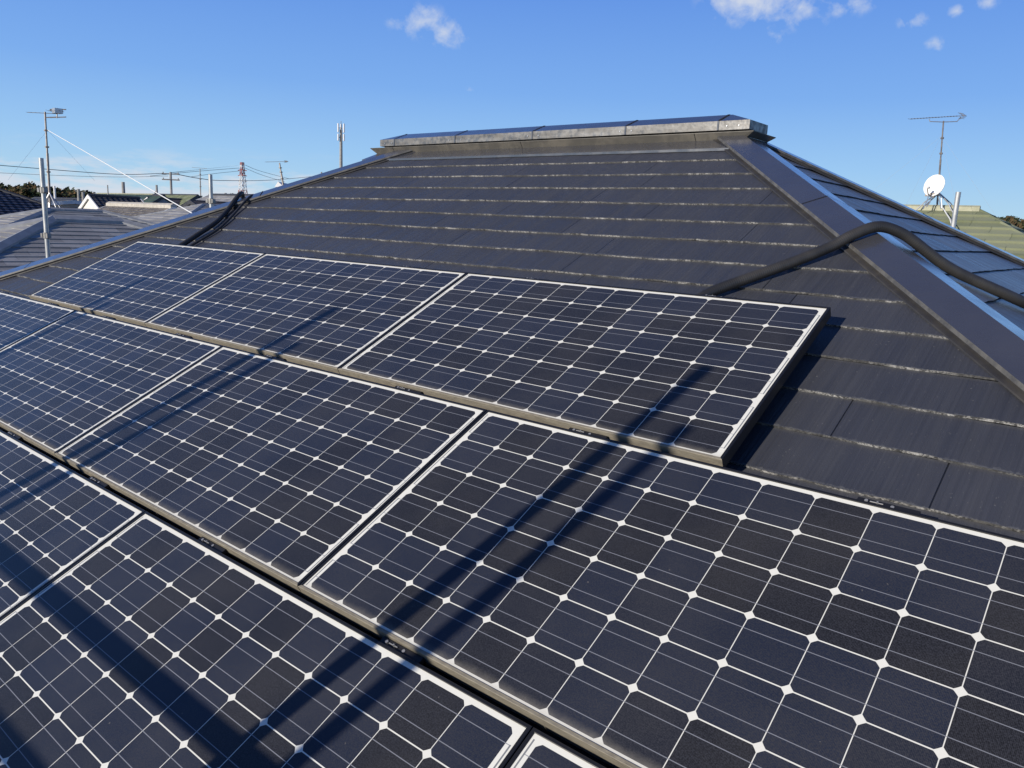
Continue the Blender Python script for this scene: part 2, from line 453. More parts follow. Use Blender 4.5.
x0, x1, y0, y1, zb, zt, zp = -2.54, .49, 1.655, 1.905, ZR - .003, ZR + .046, ZR + .096
rect_loft(mb, [(x0 + .02, x1 - .02, y0 + .03, y1 - .03, ZR - .03), (x0 + .02, x1 - .02, y0 + .03, y1 - .03, zb)], 2)
rect_loft(mb, [(x0, x1, y0, y1, zb + .0), (x0, x1, y0, y1, zt)], 1)
mb.add([(x0, y0, zb), (x1, y0, zb), (x1, y1, zb), (x0, y1, zb)], [(0, 1, 2, 3)], 1)
rp = .16
mb.add([(x0, y0, zt), (x1, y0, zt), (x1, y1, zt), (x0, y1, zt), (x0 + rp, YR, zp), (x1 - rp, YR, zp)],
       [(0, 1, 5, 4), (1, 2, 5), (2, 3, 4, 5), (3, 0, 4)], 0)
for xs in (-2.38, -1.73, -1.02, -.30, .30):      # raised lap joints
    for sgn in (0, 1):
        ya = y0 if sgn == 0 else y1
        mb.add([(xs, ya, zt + .0025), (xs + .014, ya, zt + .0025), (xs + .014, YR, zp + .0025), (xs, YR, zp + .0025)], [(0, 1, 2, 3)], 2)
    mb.box((xs + .007, y0 - .002, (zb + zt) / 2), (.010, .003, zt - zb), mi=0)
rvpin(mb.build('vent_cover', [M_cap, M_vent, M_seam]))
for xs in (-2.48, -2.40, -1.78, -1.66, -1.05, -.96, -.33, -.25, .36, .43):
    mb = MB(); mb.tube([(xs, y0 - .001, ZR + .018), (xs, y0 - .004, ZR + .018)], .004, 8); rvpin(mb.build('rivet', M_alu_r))

# walls below the eaves, gutter and soffit
EX0, EX1, EY0, EY1 = XW - RUN, XE + RUN, YR - RUN, YR + RUN
EZ = ZR - RUN / 2
mb = MB(); cx, cy = (EX0 + EX1) / 2, (EY0 + EY1) / 2
mb.box((cx, cy, (EZ - .12 + GROUND) / 2), (EX1 - EX0 - 1.1, EY1 - EY0 - 1.1, EZ - .12 - GROUND)); pin(mb.build('wall', M_plaster))
mb = MB(); mb.box((cx, cy, EZ - .10), (EX1 - EX0 - .06, EY1 - EY0 - .06, .05)); pin(mb.build('soffit', M_white))
mb = MB()
for (a, b) in (((EX0 - .05, EY0 - .05), (EX1 + .05, EY0 - .05)), ((EX1 + .05, EY0 - .05), (EX1 + .05, EY1 + .05)), ((EX1 + .05, EY1 + .05), (EX0 - .05, EY1 + .05)), ((EX0 - .05, EY1 + .05), (EX0 - .05, EY0 - .05))):
    mb.tube([(*a, EZ - .09), (*b, EZ - .09)], .055, 8)
pin(mb.build('gutter', M_gutter))
for (x, y, z, w, d) in ((-4.5, EY0 + .54, -3.2, 1.6, .1), (-1.2, EY0 + .54, -3.2, 1.6, .1), (2.2, EY0 + .54, -3.2, 1.6, .1), (EX1 - .54, 0, -3.2, .1, 1.6), (EX1 - .54, 3.4, -3.2, .1, 1.6), (EX0 + .54, 1, -3.2, .1, 1.6), (-1, EY1 - .54, -3.2, 1.6, .1)):
    f = MB(); f.box((x, y, z), (w, d, 1.1)); f = pin(f.build('window', M_white))
    g = MB(); g.box((x, y, z), (w - .12 if w > .2 else d + .02 + 0, d + .02 if w > .2 else d - .12, .98)) if w > .2 else g.box((x, y, z), (.12, d - .12, .98))
    g = g.build('pane', M_glass); g.parent = f

# ------------------------------------------------------------------ solar panels
def cell_mat():
    m = Mat('solar_glass', (0.02, 0.02, 0.03), 0.2, 0, .5)
    tc = m.n('ShaderNodeTexCoord'); sp = m.n('ShaderNodeSeparateXYZ'); m.l(tc.outputs['Object'], sp.inputs[0])
    x, yn = sp.outputs[0], sp.outputs[1]
    y = m.math('MULTIPLY', yn, -1.0)
    P = .127; PXc = .12633
    qx, qy = m.math('DIVIDE', x, PXc), m.math('DIVIDE', y, P)
    ix, iy = m.math('FLOOR', qx), m.math('FLOOR', qy)
    dx = m.math('MULTIPLY', m.math('ABSOLUTE', m.math('SUBTRACT', m.math('FRACT', qx), .5)), PXc)
    fy = m.math('MULTIPLY', m.math('FRACT', qy), P)
    dy = m.math('ABSOLUTE', m.math('SUBTRACT', fy, P / 2))
    inx = m.mapr(dx, .0621, .0624, 1, 0, False); iny = m.mapr(dy, .0620, .0623, 1, 0, False)
    rr = m.math('SQRT', m.math('ADD', m.math('MULTIPLY', dx, dx), m.math('MULTIPLY', dy, dy)))
    inr = m.mapr(rr, .0808, .0812, 1, 0, False)
    inside = m.math('MULTIPLY', m.math('MULTIPLY', inx, iny), inr)
    # only 12 x 6 cells
    gx = m.math('MULTIPLY', m.math('GREATER_THAN', x, 0.0), m.math('LESS_THAN', x, 12 * PXc))
    gy = m.math('MULTIPLY', m.math('GREATER_THAN', y, 0.0), m.math('LESS_THAN', y, 6 * P))
    inside = m.math('MULTIPLY', inside, m.math('MULTIPLY', gx, gy))
    # bus bars: two per cell, running along x
    b1 = m.math('ABSOLUTE', m.math('SUBTRACT', dy, .0305))
    bus = m.mapr(b1, .0007, .0011, 1, 0, False)
    bx = m.math('MULTIPLY', m.math('GREATER_THAN', x, -.010), m.math('LESS_THAN', x, 12 * PXc + .010))
    bus = m.math('MULTIPLY', m.math('MULTIPLY', bus, bx), gy)
    # cross ribbons in the side margins joining pairs of rows
    def ribbon(xc, offs):
        rx = m.math('LESS_THAN', m.math('ABSOLUTE', m.math('SUBTRACT', x, xc)), .0018)
        py = m.math('FRACT', m.math('DIVIDE', m.math('ADD', y, offs), 2 * P))
        ry = m.math('MULTIPLY', m.math('GREATER_THAN', py, .125), m.math('LESS_THAN', py, .875))
        return m.math('MULTIPLY', m.math('MULTIPLY', rx, ry), gy)
    rib = m.math('MAXIMUM', ribbon(12 * PXc + .010, 0), ribbon(-.010, P))
    oi = m.n('ShaderNodeObjectInfo')
    c3 = m.n('ShaderNodeCombineXYZ'); m.l(ix, c3.inputs[0]); m.l(iy, c3.inputs[1]); m.l(m.math('MULTIPLY', oi.outputs['Random'], 57.3), c3.inputs[2])
    wz = m.n('ShaderNodeTexWhiteNoise', noise_dimensions='3D'); m.l(c3.outputs[0], wz.inputs['Vector'])
    tone = wz.outputs[0]
    # strings of cells share a tone as well
    c4 = m.n('ShaderNodeCombineXYZ'); m.l(iy, c4.inputs[1]); m.l(m.math('MULTIPLY', oi.outputs['Random'], 31.7), c4.inputs[2])
    wy = m.n('ShaderNodeTexWhiteNoise', noise_dimensions='3D'); m.l(c4.outputs[0], wy.inputs['Vector'])
    tt = m.math('ADD', m.math('MULTIPLY', tone, .65), m.math('MULTIPLY', wy.outputs[0], .35))
    cell = m.mix(m.mapr(tt, .38, .64), (0.0105, 0.0105, 0.0115), (0.0115, 0.0170, 0.035))
    # fine finger lines and pebbled glass grain
    grain = m.noise(tc.outputs['Object'], 330, 2, .6)
    cell = m.mix(m.mapr(grain, .3, .75), cell, (0.034, 0.035, 0.042))
    fg = m.math('ABSOLUTE', m.math('SUBTRACT', m.math('FRACT', m.math('DIVIDE', x, .0024)), .5))
    cell = m.mix(m.mapr(fg, .43, .49, 0, .13), cell, (0.35, 0.36, 0.40))
    white = (0.74, 0.73, 0.66)
    c = m.mix(inside, white, cell)
    c = m.mix(m.math('MULTIPLY', bus, .85), c, (0.23, 0.24, 0.27))
    c = m.mix(rib, c, (0.20, 0.21, 0.22))
    # dust that settled along the lower edge and thin film
    dn = m.noise(tc.outputs['Object'], 26, 5, .65); dn2 = m.noise(tc.outputs['Object'], 3.0, 4, .6)
    dw = m.math('ADD', y, m.math('MULTIPLY', m.math('SUBTRACT', dn, .5), .020))
    dust = m.mapr(dw, .738, .775)
    dust = m.math('MULTIPLY', dust, .42)
    film = m.mapr(dn2, .35, .7, .0, .035)
    sp2 = m.mapr(m.noise(tc.outputs['Object'], 75, 1, .5), .80, .82, 0, .25)
    dust = m.math('MAXIMUM', m.math('MAXIMUM', dust, film), sp2)
    c = m.mix(dust, c, (0.33, 0.30, 0.245))
    m.color(c)
    m.rough(m.mapr(dust, 0, .5, .33, .8))
    m.b.inputs['Specular IOR Level'].default_value = .40
    m.bump(grain, .12, .0006)
    return m.m
M_cells = cell_mat()
def frame_mat():
    m = Mat('black_anodised_frame', (0.011, 0.011, 0.012), .42, .0, .5)
    return m.m
M_frame = frame_mat()
def dusty():
    m = Mat('dusty_frame_bar', (0.3, 0.27, 0.21), .75)
    v = m.coord('Object', (1, 3, 3)); 
    a = m.mapr(m.noise(v, 35, 6, .7), .3, .7); b = m.mapr(m.noise(v, 3.5, 4, .6), .3, .7)
    c = m.mix(a, (0.15, 0.13, 0.10), (0.27, 0.24, 0.18))
    m.color(m.mix(m.math('MULTIPLY', b, .5), c, (0.17, 0.155, 0.125)))
    m.bump(m.noise(v, 80, 3), .3, .002)
    return m.m
M_dust = dusty()
M_bolt = Mat('zinc_bolt', (0.34, 0.34, 0.34), .4, .4).m
M_bracket = Mat('black_bracket', (0.012, 0.012, 0.014), .5).m
PX, PXP = .12633, 1.570
GX0, GX1, GY0, GY1 = -.0255, 12 * .12633 + .0255, .019, -.776     # outer frame, from the cell grid corner
LIP, TH = .0085, .035
def make_panel():
    root = empty('solar_panel'); root.rotation_euler = (PHI, 0, 0)
    # laminate
    mb = MB(); a = .004
    mb.box(((GX0 + GX1) / 2, (GY0 + GY1) / 2, -.0045), (GX1 - GX0 - 2 * a, GY1 - GY0 + 2 * -a + 0 if False else abs(GY1 - GY0) - 2 * a, .004))
    mb.build('glass_laminate', M_cells, root)
    # frame: lipped ring with mitred corners
    mb = MB()
    def ring(x0, x1, y0, y1, z): return [(x0, y0, z), (x1, y0, z), (x1, y1, z), (x0, y1, z)]
    b = .0012
    rings = [ring(GX0 + LIP, GX1 - LIP, GY1 + LIP, GY0 - LIP, -.0026), ring(GX0 + LIP, GX1 - LIP, GY1 + LIP, GY0 - LIP, -.0006), ring(GX0 + LIP - .001, GX1 - LIP + .001, GY1 + LIP - .001, GY0 - LIP + .001, 0),
             ring(GX0 + b, GX1 - b, GY1 + b, GY0 - b, 0), ring(GX0, GX1, GY1, GY0, -b), ring(GX0, GX1, GY1, GY0, -TH),
             ring(GX0 + .028, GX1 - .028, GY1 + .028, GY0 - .028, -TH), ring(GX0 + .028, GX1 - .028, GY1 + .028, GY0 - .028, -TH + .002), ring(GX0 + .002, GX1 - .002, GY1 + .002, GY0 - .002, -TH + .002),
             ring(GX0 + .002, GX1 - .002, GY1 + .002, GY0 - .002, -.0066)]
    vs = [q for r in rings for q in r]
    for r in range(len(rings) - 1):
        for k in range(4):
            f = (r * 4 + k, r * 4 + (k + 1) % 4, r * 4 + 4 + (k + 1) % 4, r * 4 + 4 + k)
            mb.add([vs[i] for i in f], [(0, 1, 2, 3)], 1 if (k == 0 and r < 5) else 0)
    mb.build('frame', [M_frame, M_dust], root)
    for cxx in (.30, 1.11):
        mb = MB()
        mb.box((cxx, GY0 + .010, -.052), (.040, .014, .060)); mb.box((cxx + .02, GY0 + .018, -.076), (.12, .030, .004)); mb.box((cxx + .045, GY0 + .0105, -.016), (.13, .017, .012))
        br = mb.build('mounting_bracket', M_bracket, root)
        mb = MB(); mb.tube([(cxx, GY0 + .010, -.012), (cxx, GY0 + .010, -.006)], .0042, 6); mb.tube([(cxx + .024, GY0 + .010, -.012), (cxx + .024, GY0 + .010, -.004)], .0024, 8); mb.tube([(cxx + .055, GY0 + .010, -.012), (cxx + .055, GY0 + .010, -.008)], .0042, 8); mb.tube([(cxx + .008, GY0 + .010, -.0075), (cxx + .036, GY0 + .010, -.0075)], .0014, 6)
        mb.build('bolt', M_bolt, br)
    # low feet that carry the panel on the slates
    for cxx in (.30, 1.11):
        mb = MB(); mb.box((cxx, GY1 + .07, -.058), (.05, .07, .046)); mb.build('support_foot', M_bracket, root)
    return root
def copy_tree(o, parent=None):
    c = o.copy(); col.objects.link(c); c.parent = parent
    for ch in list(o.children): copy_tree(ch, c)
    return c
proto = make_panel()
GP = 'solar panels laid in three staggered rows on the slate roof'
panels = [
 (0.0, 0.0, 'right end panel of the top row, black shadow on bare slates beside it'),
 (-1.570, 0.0, 'middle solar panel of the three in the top row'),
 (-3.140, 0.0, 'left end panel of the top row, up beside the left hip'),
 (.7857, -.818, 'large right end panel of the middle row crossed by two long shadows'),
 (-.7843, -.818, 'second panel from the right in the middle row, shadows across its left corner'),
 (-2.3543, -.818, 'third panel from the right in the middle row'),
 (-3.9243, -.818, 'leftmost panel of the middle row, cut by the left picture edge'),
 (.0, -1.634, 'solar panel at the bottom of the picture with a broad V shaped shadow'),
 (-1.570, -1.634, 'lower left panel of the front row, cut by the left picture edge'),
 (1.570, -1.634, 'sliver of a panel with a white corner at the bottom picture edge'),
]
for i, (x, y, lab) in enumerate(panels):
    o = proto if i == 0 else copy_tree(proto)
    o.location = PL(x, y, 0); tag(o, lab, 'solar panel', GP)

# ------------------------------------------------------------------ cable conduits over the hips
def smooth_path(pts, n=12):
    pts = [Vector(p) for p in pts]; out = []
    P = [pts[0] * 2 - pts[1]] + pts + [pts[-1] * 2 - pts[-2]]
    for i in range(1, len(P) - 2):
        for k in range(n):
            t = k / n
            out.append(.5 * ((2 * P[i]) + (-P[i - 1] + P[i + 1]) * t + (2 * P[i - 1] - 5 * P[i] + 4 * P[i + 1] - P[i + 2]) * t * t + (-P[i - 1] + 3 * P[i] - 3 * P[i + 1] + P[i + 2]) * t ** 3))
    out.append(P[-2]); return out
def corrugated(path, r, amp=.00035, pitch=.008):
    # resample finely and ripple the radius
    acc = [0]; 
    for a, b in zip(path, path[1:]): acc.append(acc[-1] + (b - a).length)
    n = int(acc[-1] / (pitch / 4)); pts = []; rad = []; j = 0
    for i in range(n + 1):
        s = acc[-1] * i / n
        while j < len(acc) - 2 and acc[j + 1] < s: j += 1
        t = (s - acc[j]) / max(1e-9, acc[j + 1] - acc[j]); pts.append(path[j].lerp(path[j + 1], t))
        rad.append(r + (amp if i % 4 in (0, 1) else -amp))
    return pts, rad
M_hose = mottled('black_conduit', (0.020, 0.020, 0.021), (0.040, 0.038, 0.036), 7, .5, spec=.5)
M_mastp = mottled('dull_clip', (0.10, 0.10, 0.10), (0.2, 0.2, 0.2), 30, .5)
M_zinc = mottled('galvanised_steel', (0.42, 0.43, 0.43), (0.55, 0.55, 0.53), 8, .42, .6)
hr = .0205
def S_(x, y, h): return PL(x, y, -.085 + h)
def E_(x, y, h): return Vector((x, y, .795 - .5 * (x - .33))) + Vector((SN, 0, CS)) * h
pth = smooth_path([S_(.98, -.15, .032), S_(1.03, .0, .032), S_(1.075, .128, .033), S_(1.16, .245, .034), (1.268, .367, .127), (1.367, .484, .192), (1.425, .545, .240), (1.492, .612, .274), (1.565, .665, .252), (1.639, .712, .196), (1.69, .745, .155), (1.752, .79, .116), E_(1.86, .868, .032), E_(1.946, .96, .031), E_(2.06, 1.08, .031), E_(2.5, 1.45, .031), E_(3.4, 2.1, .031), E_(4.4, 2.7, .031)], 12)
mb = MB(); p, r = corrugated(pth, hr); mb.tube(p, r, 14)
co = mb.build('cable_conduit', M_hose, smooth=True)
tag(co, 'thick black conduit rising from the top row panel over the right hip cap', 'conduit')
for q, lab in ((E_(2.9, 1.78, .0), 1),):
    mb = MB(); nE = Vector((SN, 0, CS)); dE = Vector((0.5, .4, -.25)).normalized(); sd = dE.cross(nE).normalized()
    arc = [q + sd * (hr + .004) * math.cos(a) + nE * (.031 + (hr + .004) * math.sin(a)) for a in [math.pi * k / 10 for k in range(11)]]
    arc = [q + sd * (hr + .022)+ nE * .006] + [q + sd * (hr + .004) + nE * .006] + arc + [q - sd * (hr + .004) + nE * .006, q - sd * (hr + .022)+ nE * .006]
    mb.tube(arc, .0022, 6); o = mb.build('pipe_clip', M_mastp, co)
def W_(x, y, h): return Vector((x, y, .795 + .5 * (x - XW))) + Vector((-SN, 0, CS)) * h
pth = smooth_path([(-2.70, -.05, -.075), (-2.75, .08, -.02), (-2.767, .147, .012), (-2.815, .283, .08), (-2.865, .425, .151), (-3.004, .593, .231), (-3.09, .70, .300), (-3.145, .79, .368), (-3.22, .86, .372), (-3.33, .92, .305), W_(-3.48, .98, .045), W_(-3.8, 1.1, .03), W_(-4.6, 1.4, .03), W_(-5.6, 1.7, .03)], 10)
mb = MB(); p, r = corrugated(pth, .017); mb.tube(p, r, 12)
c2 = mb.build('cable_conduit', M_hose, smooth=True)
tag(c2, 'thick black conduit that crosses the left hip', 'conduit')
pth = smooth_path([(-2.62, -.05, -.09), (-2.66, .08, -.035), (-2.682, .151, .003), (-2.722, .342, .096), (-2.816, .497, .174), (-2.934, .648, .255), (-2.99, .73, .305), (-3.04, .81, .350), (-3.12, .90, .368), (-3.24, .98, .315), W_(-3.40, 1.05, .03), W_(-3.8, 1.2, .018), W_(-4.6, 1.5, .018)], 10)
mb = MB(); p, r = corrugated(pth, .009, .0003); mb.tube(p, r, 10)  # added thin tube stands for the shadow line under the thick conduit
c3 = mb.build('cable_conduit', M_hose, smooth=True)
tag(c3, 'thin added tube for the shadow line under the left hip conduit', 'conduit')

# ------------------------------------------------------------------ scaffold round the house
SR = .0243
def tubeclamp(p, parent):
    mb = MB(); mb.tube([p + Vector((0, 0, -.032)), p + Vector((0, 0, .032))], SR + .010, 10)
    mb.box((p.x + .045, p.y, p.z), (.05, .04, .05)); mb.box((p.x - .03, p.y - .03, p.z), (.05, .025, .045))
    mb.build('coupler', M_coupler, parent)
M_coupler = mottled('weathered_coupler', (0.22, 0.215, 0.20), (0.36, 0.35, 0.33), 14, .5, .5)
GS = 'galvanised scaffold posts standing round the house'
def post(x, y, ztop, label, zs=(), lean=(0, 0)):
    root = empty('scaffold_post', (x, y, GROUND)); tag(root, label, 'scaffold post', GS)
    top = Vector((lean[0], lean[1], ztop - GROUND))
    mb = MB(); n = 24; ring = []
    mb.tube([(0, 0, 0), tuple(top)], SR, 18, caps=False)
    mb.tube([tuple(top * .9995), (0, 0, .01)], SR - .004, 18, caps=False)
    mb.build('tube', M_zinc, root, smooth=False)
    for z in zs: 
        k = (z - GROUND) / (ztop - GROUND); tubeclamp(top * k, root)
    mb = MB(); mb.box((0, 0, .005), (.14, .14, .01)); mb.build('base_plate', M_zinc, root)
    return root
tp = at(41, 158, 8.2); post(tp.x, tp.y, tp.z, 'tall steel scaffold pole with two couplers standing left of the house', (at(44, 190, 8.2).z, at(46, 236, 8.2).z))
tp = at(210.3, 174.5, 9.5); post(tp.x, tp.y, tp.z, 'short steel scaffold pole top with a pale coupler above the middle of the left hip', (at(210, 201, 9.5).z,))
tp = at(958.5, 192, 7.72); post(tp.x, tp.y, tp.z, 'short steel scaffold pole rising right of the satellite dish behind the roof')
YI, YO = -2.95, -3.55
for X in (.75, -1.05, -2.85):
    post(X, YI, .772, 'scaffold post behind the camera whose shadow crosses the panels')
    post(X, YO, .772, 'scaffold post behind the camera whose shadow crosses the panels')
for Y, lab in ((YI, 'horizontal scaffold rail behind the camera, inner one'), (YO, 'horizontal scaffold rail behind the camera, outer one')):
    mb = MB(); mb.tube([(-4.0, Y + .05, -.462), (.95, Y + .05, -.462)], SR, 14)
    o = mb.build('scaffold_rail', M_zinc); tag(o, lab, 'scaffold rail', 'scaffold rails behind the camera')

# ------------------------------------------------------------------ neighbourhood
def tile_mat(name, a, b, course=.25, width=.3, rough=.55, wave=True, spec=.4, dark=.35):
    """roof covering; object x along the eave, y down the slope"""
    m = Mat(name, a, rough, 0, spec)
    tc = m.n('ShaderNodeTexCoord'); sp = m.n('ShaderNodeSeparateXYZ'); m.l(tc.outputs['Object'], sp.inputs[0])
    x, y = sp.outputs[0], sp.outputs[1]
    fr = m.math('FRACT', m.math('DIVIDE', y, course)); idx = m.math('FLOOR', m.math('DIVIDE', y, course))
    xx = m.math('ADD', m.math('DIVIDE', x, width), m.math('MULTIPLY', idx, .0 if wave else .5))
    fx = m.math('FRACT', xx); tx = m.math('FLOOR', xx)
    c3 = m.n('ShaderNodeCombineXYZ'); m.l(tx, c3.inputs[0]); m.l(idx, c3.inputs[1])
    w = m.n('ShaderNodeTexWhiteNoise', noise_dimensions='2D'); m.l(c3.outputs[0], w.inputs['Vector'])
    f = m.math('ADD', m.math('MULTIPLY', w.outputs[0], .45), m.math('MULTIPLY', m.noise(tc.outputs['Object'], 1.3, 5, .6), .55))
    c = m.mix(m.mapr(f, .3, .7), a, b)
    if not wave:
        jl = m.mapr(m.math('ABSOLUTE', m.math('SUBTRACT', fx, .5)), .485, .495, 0, .5)
        c = m.mix(jl, c, tuple(q * .3 for q in a))
    m.color(c)
    if wave:
        h = m.math('ABSOLUTE', m.math('SUBTRACT', fx, .5)); m.bump(m.math('MULTIPLY', h, 1.0), 1.0, .10)
    else:
        m.bump(m.noise(tc.outputs['Object'], 20, 4), .4, .01)
    return m.m
MT_navy = tile_mat('navy_glazed_tile', (0.018, 0.022, 0.040), (0.035, 0.040, 0.065), .26, .27, .38, True)
MT_grey = tile_mat('grey_slate', (0.23, 0.225, 0.22), (0.34, 0.335, 0.33), .2, .5, .6, False)
MT_brown = tile_mat('brown_slate', (0.075, 0.065, 0.06), (0.11, 0.095, 0.09), .2, .5, .6, False)
MT_taupe = tile_mat('taupe_wave_tile', (0.13, 0.12, 0.115), (0.21, 0.195, 0.18), .24, .22, .6, True)
MT_green = tile_mat('green_slate', (0.045, 0.075, 0.055), (0.065, 0.10, 0.075), .3, .5, .6, False)
MT_olive = tile_mat('olive_tile', (0.16, 0.185, 0.10), (0.24, 0.26, 0.16), .30, .27, .6, True)
MT_olive2 = tile_mat('olive_band_tile', (0.17, 0.19, 0.11), (0.25, 0.265, 0.17), .30, .9, .6, False)
MT_dark = tile_mat('charcoal_tile', (0.035, 0.036, 0.042), (0.06, 0.06, 0.068), .25, .28, .5, True)
MT_red = tile_mat('rust_tile', (0.13, 0.06, 0.04), (0.18, 0.09, 0.06), .25, .28, .6, True)
M_beige = mottled('beige_wall', (0.48, 0.40, 0.30), (0.56, 0.48, 0.38), 2, .85)
M_grayw = mottled('grey_wall', (0.26, 0.26, 0.27), (0.32, 0.32, 0.33), 2, .85)
M_whitew = mottled('white_wall', (0.66, 0.65, 0.61), (0.74, 0.73, 0.69), 2, .85)
M_capl = mottled('pale_ridge_tile', (0.42, 0.39, 0.33), (0.55, 0.51, 0.44), 5, .6)
M_capg = mottled('grey_ridge_metal', (0.24, 0.245, 0.25), (0.32, 0.325, 0.33), 5, .4)
M_capd = mottled('dark_ridge_metal', (0.03, 0.03, 0.035), (0.05, 0.05, 0.055), 5, .5)
M_capn = mottled('olive_ridge_tile', (0.30, 0.30, 0.20), (0.40, 0.39, 0.27), 5, .6)

def slope_mesh(name, quad, mat, butt, parent, course=.2, step=.012, ox=0):
    """quad: eave-left, eave-right, ridge-right, ridge-left in world; stepped courses"""
    A, B, C_, D_ = [Vector(q) for q in quad]
    ex = (B - A).normalized(); nrm = (B - A).cross(D_ - A)
    if nrm.length < 1e-6: nrm = (B - A).cross(C_ - A)
    nrm.normalize()
    if nrm.z < 0: nrm = -nrm
    dn = ex.cross(nrm).normalized()
    if dn.z > 0: dn = -dn
    xax = dn.cross(nrm).normalized()      # right handed: x, dn, nrm
    org = D_.copy()
    L_ = (A - org).dot(dn)
    M = basis(org, xax, dn, nrm)
    Mi = M.inverted()
    a, b, c, d = Mi @ A, Mi @ B, Mi @ C_, Mi @ D_
    mb = MB(); n = max(1, int(L_ / course)); n = min(n, 60)
    cs = L_ / n
    for k in range(n):
        y0, y1 = k * cs, (k + 1) * cs
        t0, t1 = y0 / L_, y1 / L_
        p0, p1 = d.lerp(a, t0), c.lerp(b, t0); q0, q1 = d.lerp(a, t1), c.lerp(b, t1)
        mb.add([(p0.x, y0, 0), (p1.x, y0, 0), (q1.x, y1, step), (q0.x, y1, step), (q1.x, y1, -.02), (q0.x, y1, -.02)], [(0, 1, 2, 3)], 0)
        mb.add([(q0.x, y1, step), (q1.x, y1, step), (q1.x, y1, -.02), (q0.x, y1, -.02)], [(0, 1, 2, 3)], 1)
    o = mb.build(name, [mat, butt], fix=False)
    o.parent = parent; o.matrix_parent_inverse = Matrix.Translation(-Vector(parent.location)); o.matrix_basis = M
    return o
def ptk(o, parent): o.parent = parent; o.matrix_parent_inverse = Matrix.Translation(-Vector(parent.location)); return o
def capbar(a, b, w, h, mat, parent, name='ridge_cap'):
    a, b = Vector(a), Vector(b); d = (b - a).normalized(); s = d.cross(Vector((0, 0, 1))).normalized() * w; u = Vector((0, 0, h))
    dz = abs(w) * .4
    mb = MB(); mb.prism([a - s - Vector((0, 0, dz)), a - s + u - Vector((0, 0, dz)), a + u * 1.15, a + s + u - Vector((0, 0, dz)), a + s - Vector((0, 0, dz))], a, b)
    return ptk(mb.build(name, mat), parent)
